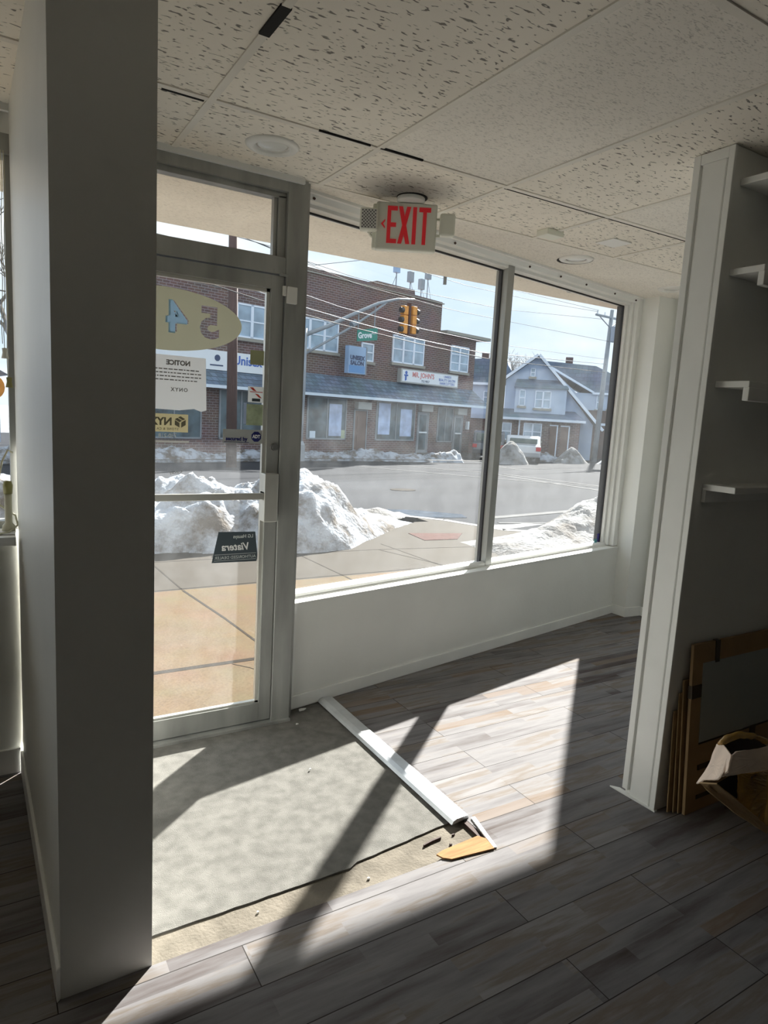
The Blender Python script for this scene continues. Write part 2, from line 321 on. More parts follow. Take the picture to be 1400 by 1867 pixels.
# ------------------------------------------------------------------ mesh helpers
class MB:
    def __init__(s): s.v = []; s.f = []; s.mi = []
    def add(s, vs, fs, mi=0):
        o = len(s.v); s.v += [tuple(v) for v in vs]; s.f += [tuple(i + o for i in f) for f in fs]; s.mi += [mi] * len(fs); return s
    def box(s, a, b, mi=0):
        x0, y0, z0 = [min(a[i], b[i]) for i in range(3)]; x1, y1, z1 = [max(a[i], b[i]) for i in range(3)]
        v = [(x0, y0, z0), (x1, y0, z0), (x1, y1, z0), (x0, y1, z0), (x0, y0, z1), (x1, y0, z1), (x1, y1, z1), (x0, y1, z1)]
        return s.add(v, [(3, 2, 1, 0), (4, 5, 6, 7), (0, 1, 5, 4), (1, 2, 6, 5), (2, 3, 7, 6), (3, 0, 4, 7)], mi)
    def prism(s, pts, y0, y1, axis='y', mi=0):
        """extrude a 2D polygon: axis y -> pts (x,z); axis z -> pts (x,y); axis x -> pts (y,z)"""
        n = len(pts)
        def mk(p, t):
            return (p[0], t, p[1]) if axis == 'y' else ((p[0], p[1], t) if axis == 'z' else (t, p[0], p[1]))
        v = [mk(p, y0) for p in pts] + [mk(p, y1) for p in pts]
        f = [tuple(range(n)), tuple(range(2 * n - 1, n - 1, -1))] + [(i, i + n, (i + 1) % n + n, (i + 1) % n) for i in range(n)]
        return s.add(v, f, mi)
    def tube(s, pts, r, n=8, cap=True, mi=0):
        pts = [Vector(p) for p in pts]; rs = r if isinstance(r, (list, tuple)) else [r] * len(pts)
        rings = []; up = None
        for i, p in enumerate(pts):
            d = (pts[min(i + 1, len(pts) - 1)] - pts[max(i - 1, 0)]).normalized()
            if up is None:
                up = Vector((0, 0, 1)) if abs(d.z) < .9 else Vector((1, 0, 0))
            a = d.cross(up).normalized(); b = a.cross(d).normalized(); up = b
            rings.append([p + (a * math.cos(2 * PI * k / n) + b * math.sin(2 * PI * k / n)) * rs[i] for k in range(n)])
        v = [q for rg in rings for q in rg]; f = []
        for i in range(len(rings) - 1):
            for k in range(n):
                f.append((i * n + k, i * n + (k + 1) % n, (i + 1) * n + (k + 1) % n, (i + 1) * n + k))
        if cap:
            f.append(tuple(range(n - 1, -1, -1))); f.append(tuple((len(rings) - 1) * n + k for k in range(n)))
        return s.add(v, f, mi)
    def lathe(s, c, prof, n=32, mi=0):
        """prof: (r, z) list around z axis at c"""
        v = []; f = []
        for (r, z) in prof:
            for k in range(n):
                a = 2 * PI * k / n; v.append((c[0] + r * math.cos(a), c[1] + r * math.sin(a), c[2] + z))
        for i in range(len(prof) - 1):
            for k in range(n):
                f.append((i * n + k, i * n + (k + 1) % n, (i + 1) * n + (k + 1) % n, (i + 1) * n + k))
        if prof[0][0] > 0: f.append(tuple(range(n - 1, -1, -1)))
        if prof[-1][0] > 0: f.append(tuple((len(prof) - 1) * n + k for k in range(n)))
        return s.add(v, f, mi)
    def build(s, name, mats, parent=None, M4=None, bevel=0.0, smooth=False, seg=2):
        me = bpy.data.meshes.new(name); me.from_pydata(s.v, [], s.f)
        mats = mats if isinstance(mats, (list, tuple)) else [mats]
        for m in mats: me.materials.append(m)
        for p, i in zip(me.polygons, s.mi): p.material_index = i
        bm = bmesh.new(); bm.from_mesh(me); bmesh.ops.recalc_face_normals(bm, faces=bm.faces); bm.to_mesh(me); bm.free()
        if smooth:
            for p in me.polygons: p.use_smooth = True
        o = bpy.data.objects.new(name, me); C.objects.link(o)
        if parent is not None: o.parent = parent
        elif M4 is not None: o.matrix_world = M4
        if bevel:
            bv = o.modifiers.new('bevel', 'BEVEL'); bv.width = bevel; bv.segments = seg; bv.limit_method = 'ANGLE'
        return o
def tag(o, label=None, cat=None, group=None, kind=None):
    if label: o['label'] = label
    if cat: o['category'] = cat
    if group: o['group'] = group
    if kind: o['kind'] = kind
    return o
def empty(name, M4, label, cat, group=None):
    e = bpy.data.objects.new(name, None); e.empty_display_size = 0.1; C.objects.link(e); e.matrix_world = M4
    return tag(e, label, cat, group)
def struct(o): o['kind'] = 'structure'; return o
def sroot(name, M4):
    e = bpy.data.objects.new(name, None); e.empty_display_size = 0.1; C.objects.link(e); e.matrix_world = M4; e['kind'] = 'structure'; return e
T = Matrix.Translation
def frame(o, ang): return T(Vector(o)) @ Matrix.Rotation(ang, 4, 'Z')

def text_verts(body, size, bold=0.0, sx=1.0, align='CENTER', spacing=1.0):
    cu = bpy.data.curves.new('txt', 'FONT'); cu.body = body; cu.size = size; cu.align_x = align; cu.align_y = 'CENTER'
    cu.offset = bold; cu.space_character = spacing; cu.resolution_u = 3
    ob = bpy.data.objects.new('txt', cu); C.objects.link(ob)
    dg = bpy.context.evaluated_depsgraph_get(); dg.update()
    me = bpy.data.meshes.new_from_object(ob.evaluated_get(dg))
    v = [(p.co.x * sx, p.co.y) for p in me.vertices]; f = [tuple(p.vertices) for p in me.polygons]
    C.objects.unlink(ob); bpy.data.objects.remove(ob); bpy.data.meshes.remove(me)
    return v, f
def text(name, body, size, pos, m, parent, mirror=False, bold=0.0, sx=1.0, rot=0.0, thick=0.001, align='CENTER', spacing=1.0, shear=0.0, M4=None):
    """lettering standing in the local x-z plane, facing -y"""
    v, f = text_verts(body, size, bold, sx, align, spacing)
    sg = -1 if mirror else 1
    ca, sa = math.cos(rot), math.sin(rot)
    V = []
    for x, y in v:
        x = x * sg + shear * y * sg; V.append((pos[0] + x * ca - y * sa, pos[1], pos[2] + x * sa + y * ca))
    mb = MB(); n = len(V)
    V2 = [(a, b - thick, c) for a, b, c in V]
    mb.add(V + V2, [q for q in f] + [tuple(i + n for i in reversed(q)) for q in f])
    # rim
    from collections import Counter
    cnt = Counter(); 
    for q in f:
        for i in range(len(q)):
            a, b = q[i], q[(i + 1) % len(q)]; cnt[(min(a, b), max(a, b))] += 1
    for (a, b), c in cnt.items():
        if c == 1: mb.add([], [],); mb.f.append((a, b, b + n, a + n)); mb.mi.append(0)
    return mb.build(name, m, parent, M4)

# ================================================================== ROOM
H = 2.408                 # ceiling height
D = 2.7724                # door plane
FL = -5.5
WA = Vector((1.285, 2.852, 0)); WANG = math.atan2(0.189, 0.982)
FW = frame(WA, WANG)      # window wall frame: x along the wall, y outwards, z up
uW = Vector((math.cos(WANG), math.sin(WANG), 0)); nW = Vector((-math.sin(WANG), math.cos(WANG), 0))

# ---- floor
fl = MB()
fl.prism([(-4, FL), (5, FL), (5, 1.597), (-4, 1.597)], -0.012, 0.0, 'z')
fl.prism([(-4, 1.597), (0.30, 1.597), (0.30, 2.9), (-4, 2.9)], -0.012, 0.0, 'z')
fl.prism([(1.49, 1.597), (5, 1.597), (5, 3.6), (1.49, 2.95)], -0.012, 0.0, 'z')
struct(fl.build('floor', M['floor']))
sb = MB(); sb.prism([(-4, FL), (5, FL), (5, 3.62), (4.2, 3.50), (1.30, 2.94), (1.24, 2.88), (-4, 2.88)], -0.11, -0.0125, 'z')
struct(sb.build('floor', M['subfloor']))
# pale broken plank ends beside the mat
random.seed(3)
pts_front = []
x = 0.36
while x < 1.40:
    pts_front.append((x, 1.70 + (0.006 if x < 1.0 else 0.02 + (x - 1.0) * 0.10) + random.uniform(-.0015, .0015))); x += 0.035
pts = pts_front + [(1.43, 1.76), (1.43, 2.88), (0.34, 2.80), (0.34, 1.70)]
cm = MB(); cm.prism(pts, -0.0124, -0.0065, 'z')
tag(cm.build('entrance_mat', M['carpet']), 'worn grey felt entrance mat with ragged front edge inside the glass door', 'mat')

# ---- transition strip
ts = MB()
prof = [(0.0, 0.0), (0.008, 0.012), (0.028, 0.017), (0.078, 0.013), (0.085, 0.0)]
P0s, P1s = Vector((1.420, 1.735, 0)), Vector((1.425, 2.862, 0))
vs = [(P0s.x + a, P0s.y + .01 * (a / .085), b - .002 + .003) for a, b in prof] + [(P1s.x + a, P1s.y + .01, b + .001) for a, b in prof]
n = len(prof)
ts.add(vs, [tuple(range(n)), tuple(range(2 * n - 1, n - 1, -1))] + [(i, i + 1, i + 1 + n, i + n) for i in range(n - 1)] + [(n - 1, 0, n, 2 * n - 1)])
tag(ts.build('transition_strip', M['sheet_metal']), 'pale metal floor transition strip running from the knee wall between mat and laminate', 'floor trim')
# broken dark end + side edge
be = MB(); be.prism([(1.468, 1.64), (1.474, 1.638), (1.498, 1.735), (1.472, 1.735)], -.012, -0.001, 'z')
tag(be.build('broken_edge_trim', M['rust']), 'dark broken stub of edge trim at the near end of the metal strip', 'floor trim')
sl = MB(); sl.prism([(1.472, 1.565), (1.483, 1.562), (1.525, 1.735), (1.508, 1.735)], 0.0, 0.006, 'z')
tag(sl.build('edge_sliver', M['white_trim']), 'thin pale splinter of trim lying along the laminate edge past the metal strip', 'floor trim')
wd = MB(); wd.prism([(1.282, 1.598), (1.305, 1.580), (1.47, 1.560), (1.478, 1.615), (1.462, 1.640), (1.30, 1.630), (1.272, 1.622)], 0.0005, 0.006, 'z')
tag(wd.build('wood_scrap', M['pine']), 'flat raw pine scrap at the corner where mat, strip and planks meet', 'wood scrap')
random.seed(11)
debris = [(1.315, 2.82, 0), (1.235, 2.69, 0), (1.12, 2.30, 0), (1.02, 1.64, -.009), (1.36, 1.66, -.009), (1.40, 1.70, -.009), (0.66, 1.66, -.009)]
dl = ['longest white paint chip on the mat by the foot of the door jamb', 'tiny white crumb on the mat just in front of the door jamb', 'pale crumb on the mat at the edge of the sill shadow', 'light crumb of debris on the tan subfloor in the middle of the front gap',
      'dark crumb on the tan subfloor left of the pine scrap', 'dark crumb on the tan subfloor behind the pine scrap', 'pale crumb on the tan subfloor near the dark post']
for (dx, dy, dz), lb in zip(debris, dl):
    r = 0.006 if 'longest' not in lb else 0.022
    mb = MB(); k = 5; aa = random.random() * 6
    mb.prism([(dx + r * random.uniform(.5, 1) * math.cos(aa + 2 * PI * i / k) * (1.5 if i % 2 else .8), dy + r * random.uniform(.4, .8) * math.sin(aa + 2 * PI * i / k)) for i in range(k)], dz + (-.0025 if dz == 0 else -.0028), dz + .003, 'z')
    tag(mb.build('debris_chip', M['rust'] if lb.startswith('dark') else M['white_trim']), lb, 'debris', 'crumbs of debris on the entrance floor')
tr_ = MB(); tr_.prism([(1.27, 1.692), (1.31, 1.699), (1.35, 1.702), (1.352, 1.707), (1.31, 1.706), (1.27, 1.697)], -.0122, -.004, 'z')
tag(tr_.build('torn_mat_thread', M['rust']), 'black torn thread lying at the front right edge of the mat', 'debris')

# ---- ceiling
TX = [0.659 + 0.616 * i for i in range(-8, 8)]; TY = [2.27 - 1.22 * i for i in range(0, 8)]
cl = MB()
def tile(x0, x1, y0, y1, mi): cl.box((x0 + .006, y0 + .006, H), (x1 - .006, y1 - .006, H + .015), mi)
for i in range(len(TX) - 1):
    x0, x1 = TX[i], TX[i + 1]
    smooth = (i - 8) in (1, 3, -4)
    for j in range(len(TY) - 1):
        tile(x0, x1, TY[j + 1], TY[j], 1 if (smooth and j == 0) or (i * 7 + j * 3) % 5 == 0 and j else 0)
    tile(x0, x1, 2.27, 2.765, 0)
cl.box((TX[0], 2.771, H), (TX[-1], 3.9, H + .015), 1)
cl.box((TX[0], FL, H + .03), (TX[-1], 3.9, H + .06), 2)
ceil_o = struct(cl.build('ceiling', [M['tile_fissured'], M['tile_smooth'], M['black']]))
g = MB()
for x in TX:
    if abs(x - .659) < .01:
        g.box((x - .012, FL, H - .005), (x + .012, 1.66, H + .01)); g.box((x - .012, 1.81, H - .005), (x + .012, 2.765, H + .01))
    else: g.box((x - .012, FL, H - .005), (x + .012, 2.765, H + .01))
for y in TY: g.box((TX[0], y - .012, H - .0045), (TX[-1], y + .012, H + .0095))
g.box((TX[0], 2.759, H - .004), (TX[-1], 2.771, H + .0095))
g.build('ceiling_grid', M['tee'], ceil_o)
gp = MB()  # solid black strips paint the dark of open gaps along the tees
gp.box((.645, 1.66, H - .0062), (.674, 1.81, H + .006))
gp.box((1.03, 2.256, H - .0062), (1.235, 2.262, H + .002)); gp.box((1.275, 2.250, H - .0062), (1.46, 2.2585, H + .002))
gp.box((.51, 2.284, H - .0058), (.64, 2.293, H + .001)); gp.box((1.89, 2.2845, H - .0058), (3.1, 2.2885, H + .001))
gp.build('tile_gap_shade', M['black'], ceil_o)
# perimeter moulding at the shop front
pm = MB(); pm.box((-4, 2.745, H - .022), (1.20, 2.762, H))
struct(pm.build('trim_1', M['white_trim']))

# ---- walls of the room
struct(MB().box((-4.15, FL, -0.1), (-4.0, 3.0, 2.6)).build('wall_left', M['wall']))
struct(MB().box((-4.15, FL - .15, -0.1), (5, FL, 2.6)).build('wall_back', M['wall']))
struct(MB().box((4.41, FL, -0.1), (4.6, 3.25, 2.6)).build('wall_right', M['wall']))
# corner column by the window
cc = MB(); cc.prism([(4.245, 3.422), (4.252, 3.300), (4.41, 3.285), (4.6, 3.24), (4.6, 3.58), (4.238, 3.535)], -0.1, 2.6, 'z')
struct(cc.build('wall_column', M['wall']))
bb = MB(); bb.prism([(4.240, 3.425), (4.244, 3.292), (4.405, 3.276), (4.405, 3.24), (4.412, 3.24), (4.412, 3.29), (4.25, 3.31), (4.25, 3.43)], 0, .075, 'z')
struct(bb.build('baseboard_column', M['white_trim'], bevel=.003))

# wall stub (the near post) between the left window and the door
stub = MB(); stub.prism([(0.1335, 1.594), (0.347, 1.597), (0.347, 2.76), (0.113, 2.76)], -0.01, 2.43, 'z')
struct(stub.build('wall_stub', M['wall']))
sbb = MB(); sbb.prism([(0.1235, 1.585), (0.1335, 1.594), (0.113, 2.755), (0.103, 2.755)], 0.0, .09, 'z')
struct(sbb.build('baseboard_stub', M['white_trim'], bevel=.003))
# partition on the right
PX, PY = 2.179, 1.459
part = MB(); part.box((PX + .012, PY + .004, -0.005), (4.42, 1.603, 2.405))
struct(part.build('wall_partition', M['wall']))
pt = MB()
pt.box((PX, PY, 0), (PX + .014, PY + .022, 2.405)); pt.box((PX, 1.585, 0.02), (PX + .014, 1.612, 2.405)); pt.box((PX + .001, PY + .022, 2.37), (PX + .014, 1.585, 2.405))
pt.box((PX + .003, PY + .03, 0), (PX + .0135, 1.575, 2.37))
struct(pt.build('trim_2', M['white_trim'], bevel=.002))
# a drawn out corner of loose trim at the foot
lt = MB(); lt.prism([(PX - .002, 1.455), (PX + .014, 1.455), (PX + .012, 1.63), (PX - .012, 1.66)], 0.0, .006, 'z')
struct(lt.build('trim_3', M['white_trim']))

# ---- ledge shelves on the partition
def ledge(z, label, lower=False, x0=2.10):
    e = empty('wall_ledge', T((x0, PY, z)), label, 'shelf', 'white ledge shelves on the partition wall')
    b = MB(); b.box((0, -.12, 0), (2.0, 0.004, .022)); b.build('ledge_plate', M['white_trim'], e, bevel=.002)
    c = MB()
    if lower: c.box((0, -.012, -.045), (2.0, 0.003, 0))
    else: c.box((0, -.122, -.045), (2.0, -.10, .0005))
    c.build('ledge_lip', M['white_trim'], e, bevel=.002)
    return e
SX = PX + .055
ledge(2.285, 'topmost white ledge shelf, tucked right under the ceiling on the dark partition', x0=SX)
ledge(1.99, 'white ledge shelf second from the ceiling on the dark partition', x0=SX)
ledge(1.610, 'white ledge shelf third from the ceiling, at mid height of the partition', x0=SX)
ledge(1.245, 'lowest white ledge shelf on the partition, above the cardboard panels', lower=True, x0=SX)

# ---- door wall (left window + door) -------------------------------------
# left window wall
lw = MB()
lw.box((-4, D, -.01), (0.12, D + .12, .955)); lw.box((-4, D, 2.31), (0.12, D + .12, 2.6)); lw.box((-4, D, .95), (-2.6, D + .12, 2.32))
struct(lw.build('wall_front', M['wall']))
struct(MB().box((-4, D - .014, 0), (.105, D, .10)).build('baseboard_front', M['white_trim'], bevel=.003))
wf = MB()
wf.box((-2.6, D + .01, .955), (.12, D + .08, .985)); wf.box((-2.6, D - .005, 2.255), (.12, D + .08, 2.32))
wf.box((.095, D + .01, .985), (.135, D + .08, 2.255)); wf.box((-1.3, D + .01, .985), (-1.25, D + .08, 2.255)); wf.box((-2.62, D + .01, .955), (-2.58, D + .08, 2.3))
win1 = struct(wf.build('window_1', M['alum']))
MB().box((-2.6, D + .045, .98), (.10, D + .05, 2.26)).build('pane', M['glass'], win1)
MB().box((-2.6, D - .16, .925), (.10, D + .012, .955)).build('window_sill', M['white_trim'], win1)

# door frame: jambs, header, transom
JX0, JX1 = 1.133, 1.222
df = MB()
df.box((JX0, D - .012, -.01), (JX1, D + .10, 2.43))
df.box((.347, D - .012, -.01), (.385, D + .10, 2.43))
df.box((.385, D - .008, 2.012), (JX0, D + .10, 2.082))
df.box((.385, D - .012, 2.345), (JX0, D + .10, 2.43))
df.box((.385, D + .01, 2.322), (JX0, D + .06, 2.346)); df.box((1.098, D + .01, 2.08), (JX0, D + .06, 2.33)); df.box((1.082, D + .02, 2.08), (1.098, D + .05, 2.33))
df.box((.385, D + .01, 2.08), (JX0, D + .02, 2.088))
df.box((.36, D - .03, -.012), (JX1, D + .12, .006))
dframe = struct(df.build('door_frame', M['alum'], bevel=.0015))
MB().box((.385, D + .033, 2.082), (1.085, D + .038, 2.325)).build('transom_pane', M['glass'], dframe)
# contact block by the hinge
ck = MB(); ck.box((1.137, D - .026, 1.895), (1.183, D - .011, 1.965)); ck.build('door_contact', M['plastic_white'], dframe, bevel=.003)
vt = MB(); vt.box((1.120, D - .022, 1.925), (1.133, D - .008, 1.965)); vt.build('contact_magnet', M['plastic_white'], dframe, bevel=.001)
hg = MB(); hg.tube([(1.105, D - .012, 2.010), (1.140, D - .012, 2.010)], .006, 10); hg.box((1.08, D - .0095, 2.012), (1.13, D - .0075, 2.03)); hg.build('pivot_hinge', M['alum'], dframe)
# door leaf
dl_ = MB()
dl_.box((1.073, D, .012), (1.130, D + .045, 2.006)); dl_.box((.388, D, .012), (.445, D + .045, 2.006))
dl_.box((.445, D, 1.950), (1.073, D + .045, 2.006)); dl_.box((.445, D, .012), (1.073, D + .045, .100))
door = struct(dl_.build('door_1', M['alum'], bevel=.0015))
gs = MB()   # glazing stop, paler
gs.box((1.058, D + .012, .094), (1.073, D + .032, 1.952)); gs.box((.445, D + .012, .094), (.460, D + .032, 1.952))
gs.box((.445, D + .012, 1.935), (1.073, D + .032, 1.952)); gs.box((.445, D + .012, .094), (1.073, D + .032, .108))
gs.build('glazing_stop', M['alum_light'], door)
MB().box((.455, D + .020, .10), (1.062, D + .025, 1.945)).build('pane', M['glass'], door)
pb = MB(); pb.box((.46, D - .045, 1.055), (1.075, D - .030, 1.083)); pb.box((1.05, D - .05, 1.05), (1.075, D + .002, 1.09)); pb.build('push_bar', M['alum_light'], door, bevel=.002)
pp = MB(); pp.box((1.050, D - .056, .957), (1.113, D - .001, 1.168)); pp.build('latch_box', M['alum_light'], door, bevel=.003)
lk = MB()
lk.tube([(1.105, D + .001, 1.280), (1.105, D - .010, 1.280)], .016, 20); lk.tube([(1.105, D - .010, 1.280), (1.105, D - .014, 1.280)], .009, 14)
lk.build('lock_cylinder', M['steel'], door)

# --- stickers on the door glass
GY = D + .0195
def rect_sticker(name, x0, x1, z0, z1, m, y=GY, label=None):
    o = MB().box((x0, y - .0006, z0), (x1, y, z1)).build(name, m, door)
    if label: o['label'] = label
    return o
# oval film with the cut out mirrored number 54
def oval_with_number():
    cx, cz, ax, az = .64, 1.777, .315, .122
    N = 72
    # the digits are cut through the film: film mesh = triangulated oval with holes
    v4, f4 = text_verts('4', .160, .005, 1.0); v5, f5 = text_verts('5', .168, .007, 1.0)
    cu = bpy.data.curves.new('oval', 'CURVE'); cu.dimensions = '2D'; cu.fill_mode = 'BOTH'
    sp = cu.splines.new('POLY'); sp.points.add(N - 1); sp.use_cyclic_u = True
    for i in range(N):
        a = 2 * PI * i / N; sp.points[i].co = (ax * math.cos(a), az * math.sin(a), 0, 1)
    def outline(v, f, ox, oz, sxx):
        from collections import Counter
        cnt = {}
        for q in f:
            for i in range(len(q)):
                a, b = q[i], q[(i + 1) % len(q)]
                if (b, a) in cnt: del cnt[(b, a)]
                else: cnt[(a, b)] = 1
        nxt = {a: b for a, b in cnt}
        loops = []
        while nxt:
            s0 = next(iter(nxt)); lp = [s0]; b = nxt.pop(s0)
            while b != s0 and b in nxt:
                lp.append(b); b = nxt.pop(b)
            loops.append([(-v[i][0] * sxx + ox, v[i][1] + oz) for i in lp])
        return loops
    for lp in outline(v5, f5, .178, -.003, 1.0) + outline(v4, f4, .050, .006, 1.0):
        if len(lp) < 3: continue
        s2 = cu.splines.new('POLY'); s2.points.add(len(lp) - 1); s2.use_cyclic_u = True
        for i, (a, b) in enumerate(lp): s2.points[i].co = (a, b, 0, 1)
    ob = bpy.data.objects.new('oval', cu); C.objects.link(ob)
    dg = bpy.context.evaluated_depsgraph_get(); dg.update(); me = bpy.data.meshes.new_from_object(ob.evaluated_get(dg))
    mb = MB(); mb.add([(cx + p.co.x, GY - .0004, cz + p.co.y) for p in me.vertices], [tuple(p.vertices) for p in me.polygons])
    bpy.data.objects.remove(ob); bpy.data.meshes.remove(me)
    o = mb.build('oval_film', M['frost'], door); o['label'] = 'beige frosted oval film with cut-out street number seen from behind'
    # pale blue outline round the 4
    mb2 = MB(); mb2.add([(cx - a * 1.02 + .044, GY - .0014, cz + b * 1.06 + .004) for a, b in v4], f4)
    m4 = paper_mat('pale_blue_film', (0.42, 0.66, 0.90), .5)
    p4 = mb2.build('blue_digit', m4, o)
    return o
oval_with_number()
# notice paper, mirrored
pa = MB(); pa.add([(.52, GY - .001, 1.638), (.806, GY - .001, 1.636), (.812, GY - .001, 1.425), (.79, GY - .001, 1.418), (.76, GY - .001, 1.428), (.70, GY - .001, 1.420), (.52, GY - .001, 1.424)], [(0, 1, 2, 3, 4, 5, 6)])
pap = pa.build('notice_paper', M['paper'], door); pap['label'] = 'white notice sheet taped to the glass, printed side outwards'
text('lettering', 'NOTICE', .026, (.695, GY - .0015, 1.608), M['ink'], pap, mirror=True, bold=.0012, thick=.0003)
random.seed(5)
tx = MB()
for k, z in enumerate((1.580, 1.566, 1.552, 1.538)):
    xx = .60 if k != 1 else .56
    while xx < .765 + .012 * (k % 3):
        wd_ = random.uniform(.006, .018); tx.box((xx, GY - .0018, z), (xx + wd_, GY - .0012, z + .0042)); xx += wd_ + .004
tx.build('printed_lines', M['ink'], pap)
text('lettering', 'ONYX', .020, (.700, GY - .0015, 1.502), M['ink'], pap, mirror=True, bold=.0006, thick=.0003, spacing=1.3)
# cream shop sign mirrored
cs = rect_sticker('cream_sign', .45, .737, 1.331, 1.404, M['cream'], GY - .0002, 'cream company sign, lettering mirrored from inside')
text('lettering', 'NYX', .042, (.628, GY - .0012, 1.372), M['ink_olive'], cs, mirror=True, bold=.0016, thick=.0003)
em = MB()
for q in ([(0, .024), (.019, .013), (.009, .008), (-.010, .019)], [(-.013, .017), (.006, .006), (-.004, .0), (-.023, .011)], [(.021, .010), (.021, -.011), (.003, -.022), (.003, -.001)], [(-.023, .008), (-.004, -.003), (-.004, -.022), (-.023, -.011)]):
    em.add([(.706 + a, GY - .0014, 1.372 + b) for a, b in q], [(0, 1, 2, 3)])
em.build('cube_emblem', M['ink_olive'], cs)
text('lettering', 'STONE & CA', .0135, (.655, GY - .0012, 1.343), M['ink_olive'], cs, mirror=True, thick=.0003, spacing=1.15)
text('lettering', '730-218', .022, (.655, GY - .0008, 1.316), M['pale_ink'], door, mirror=True, bold=.0004, thick=.0003)
rect_sticker('white_rule', .45, .742, 1.288, 1.296, M['grey_paper'])
text('lettering', 'Sunday', .019, (.690, GY - .0008, 1.166), M['ink'], door, mirror=True, thick=.0003)
# small stickers by the stile
rect_sticker('olive_sticker', .996, 1.057, 1.629, 1.690, M['sticker_olive'], label='blank olive square sticker at the edge of the glass')
rs = rect_sticker('red_arrow_sticker', .990, 1.060, 1.470, 1.537, M['paper'], label='white sticker with red chevrons and a dark bar')
ar = MB()
ar.add([(.997, GY - .0012, 1.533), (1.012, GY - .0012, 1.533), (1.028, GY - .0012, 1.517), (1.012, GY - .0012, 1.520)], [(0, 1, 2, 3)])
ar.add([(1.020, GY - .0012, 1.508), (1.036, GY - .0012, 1.505), (1.052, GY - .0012, 1.489), (1.040, GY - .0012, 1.491)], [(0, 1, 2, 3)])
ar.build('red_marks', M['red_ink'], rs)
br = MB(); br.box((1.008, GY - .0015, 1.474), (1.045, GY - .001, 1.487)); br.build('dark_bar', M['slate_sticker'], rs)
br = MB(); br.box((.998, GY - .0015, 1.513), (1.055, GY - .001, 1.516)); br.build('red_line', M['red_ink'], rs)
gsn = rect_sticker('green_sticker', .985, 1.060, 1.372, 1.462, M['sticker_green'], label='faded green and yellow sticker on pale blue backing')
rect_sticker('blue_backing', .972, .985, 1.376, 1.466, M['poster'])
ad = rect_sticker('alarm_sticker', .884, 1.058, 1.293, 1.352, M['adt_grey'], label='silver alarm company sticker with navy octagon')
text('lettering', 'secured by', .0215, (.944, GY - .0012, 1.311), M['navy'], ad, bold=.0009, thick=.0003)
oc = MB(); oc.add([(1.032 + .0235 * math.cos(PI / 8 + k * PI / 4), GY - .0012, 1.323 + .0235 * math.sin(PI / 8 + k * PI / 4)) for k in range(8)], [tuple(range(8))])
oc.build('octagon', M['navy'], ad)
text('lettering', 'ADT', .020, (1.032, GY - .0018, 1.323), M['grey_paper'], ad, bold=.0009, thick=.0003, sx=.85)
br = MB(); br.box((.890, GY - .0015, 1.2965), (1.0, GY - .001, 1.2985)); br.build('underline', M['navy'], ad)
vi = MB(); vi.add([(.874, GY - .0008, .908), (1.040, GY - .0008, .903), (1.053, GY - .0008, .800), (1.049, GY - .0008, .768), (.846, GY - .0008, .772)], [(0, 1, 2, 3, 4)])
vo = vi.build('dealer_sticker', M['slate_sticker'], door); vo['label'] = 'dark slate trapezoid dealer sticker, lettering mirrored'
text('lettering', 'LG Hausys', .021, (.985, GY - .0014, .884), M['pale_ink'], vo, mirror=True, bold=.0005, thick=.0003)
text('lettering', 'Viatera', .046, (.950, GY - .0014, .838), M['grey_paper'], vo, mirror=True, bold=.001, thick=.0003, shear=.25, sx=.95)
text('lettering', 'AUTHORIZED DEALER', .0185, (.952, GY - .0014, .792), M['pale_ink'], vo, mirror=True, thick=.0003)
br = MB(); br.box((.858, GY - .0015, .806), (1.046, GY - .001, .8075)); br.box((.856, GY - .0015, .779), (1.046, GY - .001, .7805)); br.build('rule_lines', M['pale_ink'], vo)

# ---- window wall (right of the door): frame FW
def lw_(mb, name, m, parent=None, **k):
    o = mb.build(name, m, parent, FW if parent is None else None, **k); return o
kw = MB(); kw.box((-.062, 0, -.012), (3.02, .16, .530))
knee = struct(lw_(kw, 'wall_knee', M['wall']))
ks = MB(); ks.box((-.064, -.006, .0), (-.005, .0, .528)); lw_(ks, 'end_strip', M['white_trim'], knee)
struct(lw_(MB().box((-.03, -.010, 0.0), (3.01, 0.001, .066)), 'baseboard_front', M['white_trim'], bevel=.003))
ws = MB(); ws.box((-.066, -.008, .528), (3.02, .052, .5365)); ws.box((-.062, .052, .528), (3.02, .16, .541))
window = struct(lw_(ws, 'window_2', M['white_trim'], bevel=.002))
fr = MB()
fr.prism([(.062, .541), (.062, .556), (.078, .566), (.100, .562), (.100, .541)], -.05, 3.0, 'x')
fr.box((-.062, .115, .541), (3.0, .15, .556))
fr.box((-.06, .0, 2.395), (3.0, .16, 2.47)); fr.prism([(.012, 2.40), (.030, 2.372), (.062, 2.368), (.062, 2.352), (.100, 2.345), (.100, 2.40)], -.06, 3.0, 'x')
fr.box((-.062, .115, 2.345), (3.0, .15, 2.40))
